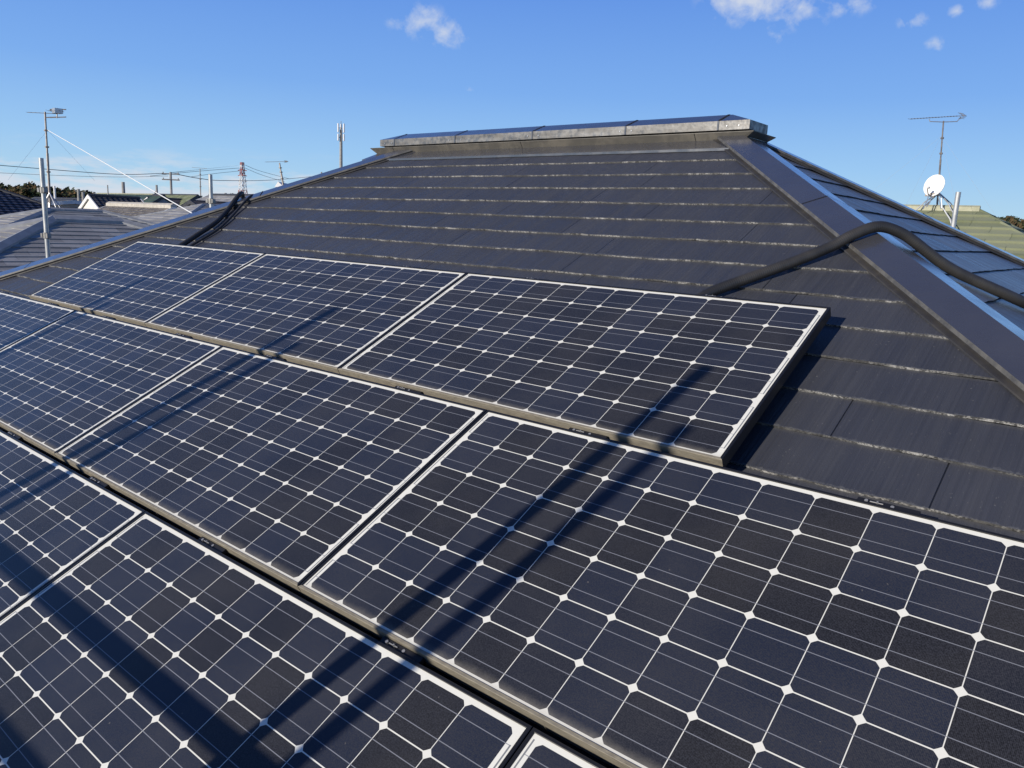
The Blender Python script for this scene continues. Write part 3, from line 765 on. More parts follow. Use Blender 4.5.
def building(name, x0, x1, y0, y1, zr, pitch, axis, kind, roof, wall, capm, label, butt=None, over=.5, ez=None, course=.22, step=.014, windows=True, capw=.10, caph=.07, group=None, cat='house', detail=True, hipw=None):
    """kind hip or gable; ridge along axis; the roof outline is x0..x1, y0..y1, ridge height zr"""
    butt = butt or roof
    root = empty(name, ((x0 + x1) / 2, (y0 + y1) / 2, GROUND)); tag(root, label, cat, group)
    W = (y1 - y0) / 2 if axis == 'x' else (x1 - x0) / 2
    ze = zr - W * pitch
    inset = W if kind == 'hip' else 0
    if axis == 'x':
        ym = (y0 + y1) / 2; r0, r1 = Vector((x0 + inset, ym, zr)), Vector((x1 - inset, ym, zr))
    else:
        xm = (x0 + x1) / 2; r0, r1 = Vector((xm, y0 + inset, zr)), Vector((xm, y1 - inset, zr))
    c = [Vector((x0, y0, ze)), Vector((x1, y0, ze)), Vector((x1, y1, ze)), Vector((x0, y1, ze))]
    if axis == 'x':
        slope_mesh('roof_slope', (c[0], c[1], r1, r0), roof, butt, root, course, step)
        slope_mesh('roof_slope', (c[2], c[3], r0, r1), roof, butt, root, course, step)
        ends = [(c[1], c[2], r1), (c[3], c[0], r0)]
    else:
        slope_mesh('roof_slope', (c[1], c[2], r1, r0), roof, butt, root, course, step)
        slope_mesh('roof_slope', (c[3], c[0], r0, r1), roof, butt, root, course, step)
        ends = [(c[0], c[1], r0), (c[2], c[3], r1)]
    if kind == 'hip':
        for a, b, r in ends:
            slope_mesh('roof_slope', (a, b, r, r), roof, butt, root, course, step)
            hw = hipw or capw; hh = min(caph, hw * 1.2); capbar(r, a, hw, hh, capm if not hipw else roof, root, 'hip_cap'); capbar(r, b, hw, hh, capm if not hipw else roof, root, 'hip_cap')
    capbar(r0, r1, capw, caph, capm, root)
    # body
    o_ = over
    mb = MB(); bx0, bx1, by0, by1 = x0 + o_, x1 - o_, y0 + o_, y1 - o_
    zt = ze + (o_ * pitch if kind == 'gable' else -.02) - .06
    mb.box(((bx0 + bx1) / 2, (by0 + by1) / 2, (zt + GROUND) / 2), (bx1 - bx0, by1 - by0, zt - GROUND))
    if kind == 'gable':
        for a, b, r in ends:
            # triangle wall set back, and bargeboards
            inn = (Vector(((x0 + x1) / 2, (y0 + y1) / 2, r.z)) - r); inn.z = 0; inn.normalize()
            A, B, Rr = a + inn * .07, b + inn * .07, r + inn * .07
            s = (b - a).normalized()
            dzv = Vector((0, 0, -.08))
            mb.prism([A + dzv, B + dzv, Rr + dzv], A, A + inn * .2)
    ptk(mb.build('wall', wall), root)
    if kind == 'gable':
        for a, b, r in ends:
            inn = (Vector(((x0 + x1) / 2, (y0 + y1) / 2, r.z)) - r); inn.z = 0; inn.normalize()
            for q in (a, b):
                mb = MB(); up = Vector((0, 0, .03)); dn = Vector((0, 0, -.17))
                mb.prism([q + dn - inn * .03, q + up - inn * .03, r + up - inn * .03, r + dn - inn * .03], r, r + inn * .06)
                ptk(mb.build('bargeboard', M_white if wall is M_whitew or wall is M_beige else capm), root)
    if windows:
        for fl in (-.9 - 1.0, -4.6):
            zz = zt + (fl if fl > -3 else fl)
            if zz < GROUND + 1: continue
            for sx in (.28, .72):
                xx = bx0 + (bx1 - bx0) * sx
                f = MB(); f.box((xx, by0 - .03, zz), (1.5, .08, 1.05)); f = ptk(f.build('window', M_white), root)
                g = MB(); g.box((xx, by0 - .045, zz), (1.38, .08, .93)); g = g.build('pane', M_glass); g.parent = f
                yy = by0 + (by1 - by0) * sx
                f = MB(); f.box((bx1 + .03, yy, zz), (.08, 1.5, 1.05)); f = ptk(f.build('window', M_white), root)
                g = MB(); g.box((bx1 + .045, yy, zz), (.08, 1.38, .93)); g = g.build('pane', M_glass); g.parent = f
    return root

# near neighbours to the west
def pix_u(p):
    q = Vector(p) - CAM; return 512 + 770.58 * R0.dot(q) / R2.dot(q)
def ridge_y(u0, v0, t, u1):
    """a level north-south ridge seen from u0 to u1: its x, south end, north end, height"""
    p = at(u0, v0, t); lo, hi = p.y, p.y + 60
    for _ in range(40):
        m_ = (lo + hi) / 2
        if pix_u((p.x, m_, p.z)) < u1: lo = m_
        else: hi = m_
    return p.x, p.y, lo, p.z
def ridge_x(u0, v0, t, u1):
    """a level east-west ridge whose east end is at u1: its east x, west x, y, height"""
    p = at(u1, v0, t); lo, hi = p.x - 60, p.x
    for _ in range(40):
        m_ = (lo + hi) / 2
        if pix_u((m_, p.y, p.z)) < u0: lo = m_
        else: hi = m_
    return p.x, lo, p.y, p.z
NH = 'neighbour_house'
X, ya, yb, z = ridge_y(53, 219.5, 14.8, 121); w = 4.1
building(NH, X - w, X + w, ya - w, yb + w, z, .35, 'y', 'hip', MT_grey, M_beige, M_capg, 'nearest grey slate hip roof, behind the foot of the tall scaffold pole', course=.2, step=.016, capw=.13, caph=.07)
X, ya, yb, z = ridge_y(50, 209.5, 22.0, 102); w = 3.4
building(NH, X - w, X + w, ya - w, yb + w, z, .30, 'y', 'hip', MT_grey, M_whitew, M_capg, 'second grey slate roof with a short dark ridge, behind the nearest hip roof', course=.2, step=.016, capw=.10, caph=.06)
X, ya, yb, z = ridge_y(203, 204.5, 31.5, 236); w = 3.0
building(NH, X - w, X + w, ya - w, yb + w, z, .33, 'y', 'hip', MT_grey, M_beige, M_capg, 'bluish slate roof showing just over the left hip between the two scaffold poles', course=.3, step=.016, capw=.07, caph=.04)
xe, xw, Y, z = ridge_x(-60, 189, 33, -3)
building(NH, xw, xe + 2.7, Y - 2.7, Y + 2.7, z, .42, 'x', 'hip', MT_navy, M_beige, M_capd, 'navy glazed tile roof sloping down from the left picture edge', course=.26, step=.03, capw=.10, caph=.07)
p = at(88, 195, 42)
building(NH, p.x - 3.6, p.x + 3.6, p.y, p.y + 2.8, p.z, .56, 'y', 'gable', MT_dark, M_whitew, M_capd, 'small white gable with pale bargeboards between grey and dark green roofs', course=.26, step=.02)
xe, xw, Y, z = ridge_x(109, 208, 33, 174)
building(NH, xw, xe, Y - 1.9, Y + 1.9, z + .02, .42, 'x', 'gable', MT_taupe, M_beige, M_capl, 'taupe wave tile roof with a long pale ridge', course=.24, step=.03, capw=.14, caph=.15)
xe, xw, Y, z = ridge_x(97, 194.5, 66, 163)
building(NH, xw, xe, Y - 3.7, Y + 3.7, z, .45, 'x', 'gable', MT_green, M_whitew, M_capn, 'dark green roof with a long level ridge left of the utility pole', course=.3, step=.02, capw=.06, caph=.06)
p = at(164, 195.5, 50)
building(NH, p.x - 1.5, p.x, p.y - 2.8, p.y + 2.8, p.z, .62, 'x', 'gable', MT_green, M_grayw, M_capd, 'steep grey gable in front of the bright green roof', course=.3, step=.02)
xe, xw, Y, z = ridge_x(167, 195, 56, 198)
building(NH, xw - 2, xe, Y - 3.6, Y + 3.6, z, .62, 'x', 'gable', MT_olive, M_grayw, M_capd, 'bright olive tile roof with a dark verge under the utility pole', course=.3, step=.03, capw=.06, caph=.05)
X, ya, yb, z = ridge_y(190, 200.5, 40, 236)
building(NH, X - 3, X + 3, ya, yb, z, .36, 'y', 'gable', MT_brown, M_grayw, M_capd, 'brown slate roof left of the short scaffold pole top', course=.3, step=.02, capw=.06, caph=.04)
# north
building('neighbour_house', -12, 3.33, 14.3, 23.3, 1.10, .52, 'x', 'hip', MT_olive2, M_beige, M_capn, 'olive green tile roof behind the right hip, carrying the satellite dish', course=.30, step=.045, capw=.06, caph=.10, hipw=.03)
far_lab = 'distant house with a low tiled roof near the horizon'
rf = random.Random(5)
k = 0
fars = [(28, 199, 88, MT_dark), (66, 198.5, 72, MT_dark), (92, 199, 84, MT_grey), (40, 203, 60, MT_brown), (136, 197, 95, MT_red), (212, 199, 70, MT_dark), (228, 200, 88, MT_grey), (240, 203, 60, MT_brown), (262, 204, 90, MT_dark), (286, 196, 40, MT_grey), (-60, 198, 60, MT_grey), (-120, 196, 80, MT_dark), (1060, 235, 60, MT_dark), (1120, 236, 50, MT_grey)]
flabs = ['long charcoal roof below the wooded hill at the far left', 'long charcoal roof behind the beige building, left of the white gable', 'low grey roof seen behind the white gable', 'dull brown roof behind the tall scaffold pole', 'rust coloured roof far behind the dark green roof', 'charcoal roof behind the short scaffold pole top', 'low grey roof beside the foot of the red and white pylon', 'brown roof just left of the left conduit bend', 'dark roof hidden behind the left hip below the pylon', 'grey roof under the small antenna on the left hip skyline',
         'grey roof beyond the left picture edge', 'dark roof beyond the left picture edge', 'dark roof beyond the right picture edge', 'grey roof beyond the right picture edge']
for (u, v, t, mt), lb in zip(fars, flabs):
    p = at(u, v, t); w = rf.uniform(3.2, 4.2); ln = rf.uniform(5.5, 8)
    ax = rf.choice('xy')
    b = (p.x - ln, p.x + ln, p.y - w, p.y + w) if ax == 'x' else (p.x - w, p.x + w, p.y - ln, p.y + ln)
    building('distant_house', *b, p.z, .42, ax, rf.choice(['hip', 'gable']), mt, rf.choice([M_beige, M_whitew, M_grayw]), M_capd, lb, course=.5, step=.02, group='houses far off near the horizon')
p = at(66, 200.5, 45)
building('neighbour_house', p.x - 4, p.x + 1.2, p.y - 2.6, p.y + 2.6, p.z, .12, 'x', 'gable', MT_dark, M_beige, M_capd, 'small beige walled building just left of the white gable', course=.5, step=.02)

# ---- antennas, masts
M_alu = mottled('aluminium', (0.50, 0.50, 0.50), (0.62, 0.62, 0.62), 9, .35, .7)
M_mast = mottled('weathered_mast', (0.16, 0.14, 0.13), (0.26, 0.23, 0.20), 9, .5, .3)
M_dishw = mottled('dish_white', (0.78, 0.77, 0.74), (0.84, 0.83, 0.80), 5, .45)
M_conc = mottled('pole_concrete', (0.28, 0.27, 0.25), (0.36, 0.35, 0.33), 3, .85)
M_wire = Mat('black_wire', (0.03, 0.03, 0.035), .6).m
M_guyw = Mat('sunlit_guy', (0.74, 0.75, 0.75), .6).m  # near white colour stands for sun caught along this wire
M_guyd = Mat('thin_guy', (0.40, 0.46, 0.52), .5, .0).m
M_tred = Mat('tower_red', (0.42, 0.13, 0.10), .6).m
M_twhite = Mat('tower_white', (0.78, 0.77, 0.75), .6).m
def loc(o, parent): return ptk(o, parent)
RT = Vector((R0.x, R0.y, 0)).normalized()          # photo right, flattened
def yagi(root, head, dirv, L_, nel, el, refl=True, mat=None, side=None):
    mat = mat or M_alu
    dirv = Vector(dirv).normalized(); side = side or dirv.cross(Vector((0, 0, 1))).normalized(); up = side.cross(dirv)
    a, b = head - dirv * L_ * .5, head + dirv * L_ * .5
    mb = MB(); mb.tube([a, b], .009, 6); loc(mb.build('boom', mat, None), root)
    for k in range(nel):
        c = a + (b - a) * (k / (nel - 1)) * .86
        mb = MB(); mb.tube([c - side * el, c + side * el], .0042, 5); loc(mb.build('element', mat), root)
    if refl:
        c = b - dirv * .04
        for s in (-1, 1):
            for j in (.18, .5, .82):
                q = c + (up * s * .26 - dirv * .10) * j
                mb = MB(); mb.tube([q - side * el * 1.3, q + side * el * 1.3], .005, 5); loc(mb.build('reflector_rod', mat), root)
            mb = MB(); mb.tube([c, c + (up * s * .26 - dirv * .10)], .008, 5); loc(mb.build('reflector_arm', mat), root)
def mast_with_legs(root, base, top, r, legs, mat, legmat):
    mb = MB(); mb.tube([base, base.lerp(top, .55)], r, 8); mb.tube([base.lerp(top, .5), top], r * .75, 8)
    loc(mb.build('mast', mat), root)
    for f in (.35, .62, .8):
        mb = MB(); q = base.lerp(top, f); mb.tube([q - Vector((0, 0, .02)), q + Vector((0, 0, .02))], r * 1.7, 8); loc(mb.build('guy_collar', mat), root)
    for q in legs:
        mb = MB(); mb.tube([base + Vector((0, 0, .32)), base.lerp(Vector(q), .5) + Vector((0, 0, .22)), q], .014, 6); loc(mb.build('leg', legmat), root)
def guys(root, a, ends, mats, r=.004):
    for q, m_ in zip(ends, mats):
        mb = MB(); mb.tube([a, a.lerp(q, .5), q], r if m_ is M_guyd else .010, 5); loc(mb.build('guy_wire', m_), root)

# left antenna on the second grey roof
T = 22.6
base = at(50.5, 208, T); base.z = .30; topp = at(45, 112, T)
ra = empty('tv_antenna', base); tag(ra, 'tall aerial on a guyed mast rising behind the tall scaffold pole at the left', 'antenna')
mast_with_legs(ra, base, topp, .035, [at(39, 219, T), at(60, 219, T - .4), at(66, 218, T - .2), at(47, 216, T + .3)], M_mast, M_alu)
head = at(45, 113.5, T); dv = (at(60, 115, T) - at(38, 116, T)); dv.z = 0
yagi(ra, at(42, 113, T), dv, .85, 7, .06, False, M_mast)
yagi(ra, at(56, 111, T), dv, .42, 4, .16, False, M_mast)
for (u0, v0, u1, v1) in ((50, 109.5, 66, 109.5), (50, 117.5, 66, 117), (57, 108, 57, 118), (45, 117.5, 57, 117)):
    mb = MB(); mb.tube([at(u0, v0, T), at(u1, v1, T)], .016, 6); loc(mb.build('folded_dipole', M_mast), ra)
mb = MB(); mb.box(tuple(at(57.5, 111, T)), (.22, .22, .14)); loc(mb.build('balun_box', M_alu), ra)
guys(ra, at(47.5, 130, T), [at(8, 180, T - 2), at(95, 181, T + 3), at(228, 234, 12.6)], [M_guyd, M_guyd, M_guyw], .0025)
mb = MB(); mb.tube([at(51, 198, T), at(49, 204, T), at(50, 212, T), at(47, 220, T)], .016, 6); loc(mb.build('cable', M_alu), ra)

# right antenna with the dish, on the olive roof
T = 18.6
yr_, zr_ = 18.8, 1.10
base = at(938, 200, 18.7); base.z = zr_ + .08; topp = at(943.5, 121, 18.7)
rb = empty('tv_antenna', base); tag(rb, 'yagi aerial on a thin leaning mast above the satellite dish at the right', 'antenna')
mast_with_legs(rb, base, topp, .022, [base + Vector((-.5, -.35, -.26)), base + Vector((.5, -.35, -.26)), base + Vector((-.5, .35, -.26)), base + Vector((.5, .35, -.26))], M_mast, M_alu)
bl, br_ = at(910, 119, 18.7), at(966, 115.5, 18.7)
dv = br_ - bl; L_ = dv.length
yagi(rb, (bl + br_) * .5, dv, L_, 17, .07, True, M_alu, side=Vector((.5, .8, 0)).normalized())
mb = MB(); mb.tube([at(929, 119, 18.7), at(930, 121.5, 18.7), at(943, 122, 18.7), at(957, 121.5, 18.7), at(961, 117, 18.7)], .011, 6); loc(mb.build('boom_brace', M_alu), rb)
guys(rb, at(941.5, 136, 18.7), [at(868, 195, 19), at(905, 207, 17.5), at(955, 201, 17), at(1000, 222, 18.5)], [M_guyd] * 4, .0018)
# dish
dc = at(934.3, 185.5, 18.45)
rd = empty('satellite_dish', dc - Vector((0, 0, .6))); tag(rd, 'round white satellite dish on two bent legs over the olive roof ridge', 'satellite dish')
fw = (Vector((-.22, -.90, .28))).normalized(); sx_ = fw.cross(Vector((0, 0, 1))).normalized(); ux_ = sx_.cross(fw)
mb = MB(); vs = []; rings = 7; seg = 28
for k in range(rings + 1):
    rr = .262 * k / rings
    for j in range(seg): 
        a_ = 2 * math.pi * j / seg; vs.append(dc + sx_ * rr * math.cos(a_) * .92 + ux_ * rr * 1.03 * math.sin(a_) + fw * (rr * rr * .9 - .05))
fs = [(k * seg + j, k * seg + (j + 1) % seg, (k + 1) * seg + (j + 1) % seg, (k + 1) * seg + j) for k in range(rings) for j in range(seg)]
mb.add(vs, fs); nb_ = len(vs); vs2 = [q - fw * .012 for q in vs]; mb.add(vs2, [f[::-1] for f in fs])
mb.add([vs[rings * seg + j] for j in range(seg)] + [vs2[rings * seg + j] for j in range(seg)], [(j, (j + 1) % seg, seg + (j + 1) % seg, seg + j) for j in range(seg)])
loc(mb.build('reflector', M_dishw, smooth=False), rd)
mb = MB(); lo = dc - ux_ * .26; mb.tube([lo, lo + fw * .16 - ux_ * .02, dc + fw * .30 - ux_ * .16], .012, 6); loc(mb.build('feed_arm', M_mast), rd)
mb = MB(); q = dc + fw * .30 - ux_ * .16; mb.tube([q, q - fw * .09 + ux_ * .03], .03, 10); loc(mb.build('feed_horn', M_dishw), rd)
mb = MB(); q = dc - ux_ * .22 - fw * .05; mb.box(tuple(q), (.10, .10, .10)); mb.box(tuple(q + sx_ * .14), (.06, .06, .05)); loc(mb.build('clamp', M_mast), rd)
for pts in (((929, 194), (927, 201), (923, 209)), ((932, 195), (930, 202), (926.5, 207)), ((938.5, 194), (941.5, 198), (942, 208)), ((938, 196), (940, 203), (941, 209))):
    mb = MB(); mb.tube([at(u, v, 18.45) for u, v in pts], .013, 6); loc(mb.build('leg', M_alu), rd)
mb = MB(); mb.tube([at(943, 208, 18.2), at(946, 213, 17.9), at(950, 219, 17.4), at(952, 226, 17)], .013, 6); loc(mb.build('cable', M_dishw), rd)

# small antenna on the left hip skyline
T = 33
base = at(283.5, 187, T); rc = empty('tv_antenna', base); tag(rc, 'small grey aerial standing right of the red and white pylon on the skyline', 'antenna')
mast_with_legs(rc, base, at(279.5, 163, T), .04, [], M_mast, M_alu)
dv = at(287, 161.5, T) - at(266, 162, T)
yagi(rc, at(277, 161.7, T), dv, .95, 12, .05, True, M_mast, side=Vector((.6, .7, 0)).normalized())
mb = MB(); mb.prism([at(274.5, 187, T), at(284, 187, T), at(278, 181.5, T)], at(278, 185, T), at(278, 185, T) + Vector((-2, 2.2, 0))); loc(mb.build('mast_foot', M_white), rc)
# faint aerial in front of the brown roof
T = 38
base = at(200.6, 196, T); rc = empty('tv_antenna', base); tag(rc, 'faint slender aerial just left of the short scaffold pole top', 'antenna')
mast_with_legs(rc, base, at(200, 169, T), .03, [], M_conc, M_alu)
dv = at(206, 168.5, T) - at(193, 167.5, T); yagi(rc, at(199.5, 168, T), dv, .72, 8, .05, False, M_conc)

# cell mast, pylon, utility poles
def cell():
    T = 150; b = at(341, 200, T); b.z = GROUND; tz = at(340, 131, T).z
    root = empty('cell_mast', b); tag(root, 'tall grey mobile phone mast with panel aerials above the left hip', 'mast')
    mb = MB(); mb.tube([b, Vector((b.x, b.y, tz))], .42, 12, r2=.26); loc(mb.build('pole', M_conc), root)
    for k in range(3):
        a_ = k * 2.094 + .4; q = Vector((b.x + .62 * math.cos(a_), b.y + .62 * math.sin(a_), 0))
        for (z0, z1) in ((at(340, 134, T).z, at(340, 125.5, T).z), (at(340, 142, T).z, at(340, 135.5, T).z)):
            mb = MB(); mb.tube([(q.x, q.y, z0), (q.x, q.y, z1)], .16, 8); loc(mb.build('panel_aerial', M_twhite), root)
            mb = MB(); mb.tube([(q.x, q.y, (z0 + z1) / 2), (b.x, b.y, (z0 + z1) / 2)], .07, 6); loc(mb.build('bracket', M_conc), root)
    mb = MB(); mb.tube([Vector((b.x, b.y, tz)), Vector((b.x, b.y, at(340, 123, T).z))], .06, 6); loc(mb.build('lightning_rod', M_conc), root)
cell()
def pylon():
    T = 480; b = at(243, 200, T); b.z = GROUND; H = at(242, 163, T).z - GROUND
    root = empty('pylon', b); tag(root, 'red and white lattice pylon on the left horizon', 'pylon')
    bands = [(0, .44, M_twhite), (.44, .58, M_tred), (.58, .80, M_twhite), (.80, .92, M_tred), (.92, .96, M_twhite), (.96, 1.0, M_tred)]
    def wd(f): return 3.6 * (1 - f) ** 1.5 + .8
    for lo_, hi_, mt in bands:
        mb = MB(); n = max(1, int((hi_ - lo_) / .07))
        for i in range(n):
            f0, f1 = lo_ + (hi_ - lo_) * i / n, lo_ + (hi_ - lo_) * (i + 1) / n
            c0 = [Vector((b.x + sx * wd(f0), b.y + sy * wd(f0), GROUND + H * f0)) for sx, sy in ((-1, -1), (1, -1), (1, 1), (-1, 1))]
            c1 = [Vector((b.x + sx * wd(f1), b.y + sy * wd(f1), GROUND + H * f1)) for sx, sy in ((-1, -1), (1, -1), (1, 1), (-1, 1))]
            for j in range(4):
                mb.tube([c0[j], c1[j]], .22, 4); mb.tube([c0[j], c1[(j + 1) % 4]], .12, 4); mb.tube([c0[(j + 1) % 4], c1[j]], .12, 4); mb.tube([c1[j], c1[(j + 1) % 4]], .12, 4)
        o = mb.build('lattice_section', mt); loc(o, root)
    for f in (.72, .80, .88):
        z = GROUND + H * f; mb = MB()
        s_ = Vector((.80, .6, 0)) * 2.8
        mb.tube([Vector((b.x, b.y, z)) - s_, Vector((b.x, b.y, z + .5)), Vector((b.x, b.y, z)) + s_], .25, 4); loc(mb.build('cross_arm', M_tred if f > .75 else M_twhite), root)
pylon()
def upole(u, v, T, label, arms=True, r=.15, mat=None):
    b = at(u, v, T); top = b.z; b.z = GROUND
    root = empty('utility_pole', b); tag(root, label, 'utility pole')
    mb = MB(); mb.tube([b, Vector((b.x, b.y, top))], r, 10, r2=r * .75); loc(mb.build('pole', mat or M_conc), root)
    if arms:
        for dz in (.15, .6):
            mb = MB(); c_ = Vector((b.x, b.y, top - dz)); mb.tube([c_ - RT * .7, c_ + RT * .7], .05, 6); loc(mb.build('cross_arm', M_mast), root)
            for s in (-.6, .6):
                mb = MB(); q = c_ + RT * s; mb.tube([q, q + Vector((0, 0, .14))], .045, 6); loc(mb.build('insulator', M_conc), root)
        mb = MB(); q = Vector((b.x, b.y, top - 2.6)) + RT * .35; mb.tube([q, q + Vector((0, 0, .8))], .24, 10); loc(mb.build('transformer', M_conc), root)
    return root
upole(170.5, 172, 62, 'concrete utility pole with cross arms above the olive roof', r=.12)
upole(123, 182, 75, 'plain concrete pole top behind the dark green roof', False, .2)
upole(156.5, 185, 110, 'far small pole top between two tree clumps behind the green ridge', False, .2)
upole(107.5, 185, 50, 'thin bare pole at the right end of the white gable', False, .05)
upole(321.5, 172, 90, 'tiny pole tip just above the left hip skyline', False, .12, M_mast)
upole(225.5, 193, 70, 'pale short post among the trees beside the pylon', False, .14)
upole(54.3, 186, 55, 'white post against the wooded hill right of the tall scaffold pole', False, .10, M_twhite)
upole(78.3, 189, 66, 'thick pale pole on the roofs under the wooded hill', False, .16)
upole(83, 192, 48, 'short pale pole just left of the white gable', False, .12)
def line(pts, r, label):
    mb = MB(); P = smooth_path([at(*p) for p in pts], 8); mb.tube(P, r, 5); o = mb.build('power_line', M_wire); tag(o, label, 'power line')
line([(-40, 162, 50), (85, 172.2, 56), (128, 174.4, 59), (163, 173.3, 62)], .022, 'thickest overhead cable running from the left edge to the utility pole')
line([(-40, 171, 50), (60, 175.5, 56), (120, 177, 59), (168, 176, 62)], .012, 'fainter cable just under the thick one at the left')
line([(178, 174.5, 62), (200, 178.5, 70), (225, 180.5, 82), (280, 179.5, 110), (345, 173, 150)], .03, 'cable sagging right from the utility pole across the pylon')
line([(172, 172.5, 62), (205, 169, 160), (238, 165.5, 480)], .022, 'highest conductor from the pylon towards the utility pole')
line([(150, 176, 400), (195, 171.5, 430), (239, 168, 480)], .11, 'second conductor left of the pylon')
line([(190, 177, 400), (215, 173.5, 430), (239, 171, 480)], .10, 'third conductor left of the pylon')
line([(245, 165, 480), (260, 171, 520), (290, 179, 600)], .12, 'highest conductor right of the pylon')
line([(245, 168, 480), (262, 175, 520), (285, 182, 600)], .12, 'second conductor right of the pylon')

# ---- wooded hills and nearer trees
def foliage_mat(name, a, b):
    m = Mat(name, a, .9, 0, .2)
    v = m.coord('Object'); f = m.mapr(m.noise(v, .35, 5, .7), .35, .65)
    m.color(m.mix(f, a, b)); return m.m
M_fol = foliage_mat('evergreen_foliage', (0.018, 0.030, 0.014), (0.055, 0.065, 0.030))
M_autumn = foliage_mat('autumn_foliage', (0.07, 0.055, 0.025), (0.14, 0.09, 0.045))
M_rusty = foliage_mat('rusty_foliage', (0.10, 0.05, 0.035), (0.17, 0.10, 0.07))
M_bark = mottled('bark', (0.06, 0.045, 0.035), (0.09, 0.07, 0.055), 4, .9)
def crown_mesh(mb, c, rx, rz, rnd, n, leaf, mi=0):
    for _ in range(n):
        while True:
            q = Vector((rnd.uniform(-1, 1), rnd.uniform(-1, 1), rnd.uniform(-1, 1)))
            if q.length < 1: break
        if mnoise.noise(Vector((c.x + q.x * 2.1, c.y + q.y * 2.1, q.z * 2.1))) < -.18: continue
        p = Vector((c.x + q.x * rx * (1 - .35 * max(0, q.z)), c.y + q.y * rx * (1 - .35 * max(0, q.z)), c.z + q.z * rz))
        a = Vector((rnd.gauss(0, 1), rnd.gauss(0, 1), rnd.gauss(0, 1))).normalized(); b = a.orthogonal().normalized(); a2 = a.cross(b)
        s = leaf * rnd.uniform(.6, 1.4)
        mb.add([p - b * s, p + a2 * s * .6, p + b * s, p - a2 * s * .6], [(0, 1, 2, 3)], mi)
def wooded(name, pts, label, density, hh, mats, seed):
    rnd = random.Random(seed)
    mb = MB()
    for i in range(len(pts) - 1):
        (u0, v0, t0), (u1, v1, t1) = pts[i], pts[i + 1]
        n = int(abs(u1 - u0) * density)
        for k in range(n):
            f = (k + rnd.random()) / n; u = u0 + (u1 - u0) * f; v = v0 + (v1 - v0) * f; t = t0 + (t1 - t0) * f
            row = rnd.random(); tt = t - row * 45; top = at(u, v + rnd.uniform(-1.2, 1.6) + row * 5.0, tt)
            h = hh * rnd.uniform(.6, 1.2)
            c = Vector((top.x, top.y, top.z - h * .5)); mi = 0 if rnd.random() < .72 - row * .3 else 1
            crown_mesh(mb, c, h * rnd.uniform(.24, .42), h * .5, rnd, 60, h * .085, mi)
    o = mb.build(name, mats, fix=False); tag(o, label, 'wood', kind='stuff')
wooded('wooded_hill', [(-90, 180, 310), (0, 182, 310), (12, 186, 310), (30, 181.5, 310), (45, 186, 310), (60, 187, 330), (85, 189, 330), (100, 193, 340), (112, 196, 340), (135, 195, 360), (165, 195, 360), (230, 198, 350)], 'dark wooded hill along the left horizon', 4.5, 10, [M_fol, M_autumn], 3)
wooded('wooded_hill', [(985, 226, 260), (1000, 217, 260), (1012, 214, 260), (1024, 219, 260), (1060, 217, 265), (1120, 222, 270), (1200, 222, 270)], 'brownish wooded hill at the right edge beyond the olive roof', 3.2, 9, [M_fol, M_autumn], 4)
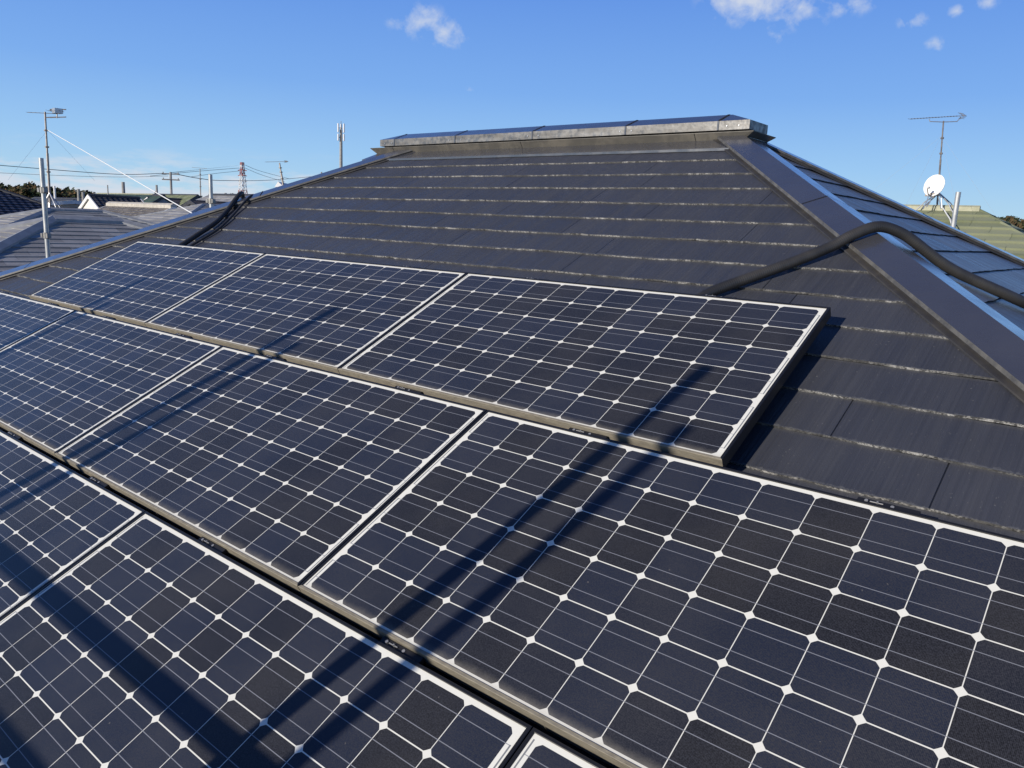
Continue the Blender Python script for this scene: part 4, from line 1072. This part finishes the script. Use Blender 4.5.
# terrain under the woods
def hill(pts, drop, name):
    mb = MB(); f, b_ = [], []
    for (u, v, t) in pts:
        p = at(u, v + drop, t); near = at(u, v + drop, t - 60); near.z = GROUND + .3; far = at(u, v + drop, t + 200); far.z = GROUND + .3
        f.append((near, p, far))
    n = len(f); vs = [q for r in f for q in r]
    mb.add(vs, [(i * 3 + j, (i + 1) * 3 + j, (i + 1) * 3 + j + 1, i * 3 + j + 1) for i in range(n - 1) for j in range(2)])
    tag(mb.build(name, gm_.m), kind='structure')
gm_ = Mat('hill_earth', (0.06, 0.055, 0.03), .9)
hill([(-140, 182, 310), (-90, 181, 310), (0, 184, 310), (45, 190, 310), (80, 190, 330), (112, 198, 340), (165, 198, 360), (230, 200, 350), (300, 206, 350)], 7, 'hill')
hill([(930, 232, 260), (985, 226, 260), (1012, 215, 260), (1060, 217, 265), (1120, 222, 270), (1220, 222, 270)], 8, 'hill')
def tree(u, v, T, h, w, mat, label, seed):
    rnd = random.Random(seed); top = at(u, v, T); b = Vector((top.x, top.y, GROUND))
    root = empty('tree', b); tag(root, label, 'tree')
    mb = MB(); mb.tube([b, Vector((b.x + .1, b.y, top.z - h * .4))], .22, 8, r2=.07)
    for k in range(5):
        a_ = k * 1.3; z = top.z - h * (.75 - .1 * k); mb.tube([Vector((b.x, b.y, z)), Vector((b.x + math.cos(a_) * w * .6, b.y + math.sin(a_) * w * .6, z + h * .2))], .07, 5, r2=.02)
    loc(mb.build('trunk', M_bark), root)
    mb = MB()
    for k in range(7):
        c = Vector((b.x + rnd.uniform(-.5, .5) * w, b.y + rnd.uniform(-.5, .5) * w, top.z - h * rnd.uniform(.25, .6)))
        crown_mesh(mb, c, w * .55, h * .28, rnd, 260, .16)
    loc(mb.build('crown', mat, fix=False), root)
tree(213, 195, 72, 5, 2.2, M_rusty, 'rust coloured tree crown right of the short scaffold pole top', 1)
tree(226, 194, 78, 5, 2.4, M_fol, 'dark green rounded tree beside the pylon', 2)
tree(199, 196, 85, 5, 2.4, M_fol, 'dark tree half hidden by the short scaffold pole', 3)
tree(152, 190.5, 90, 5, 3.4, M_fol, 'dark bushy tree just left of the utility pole', 4)
tree(138, 191.5, 92, 5, 1.8, M_fol, 'small dark tree behind the middle of the green ridge', 5)

# ground
gm = Mat('ground_soil', (0.10, 0.10, 0.09), .9)
v = gm.coord('Object'); f = gm.mapr(gm.noise(v, .05, 6, .6), .42, .58)
gm.color(gm.mix(f, (0.06, 0.075, 0.035), (0.16, 0.145, 0.115)))
mb = MB(); mb.poly([(-3500, -3500, GROUND), (3500, -3500, GROUND), (3500, 3500, GROUND), (-3500, 3500, GROUND)])
tag(mb.build('ground', gm.m), kind='structure')
am = mottled('asphalt', (0.045, 0.045, 0.047), (0.06, 0.06, 0.06), 3, .85)
mb = MB(); mb.box((13, 20, GROUND + .004), (5, 260, .008))
tag(mb.build('road', am), kind='structure')
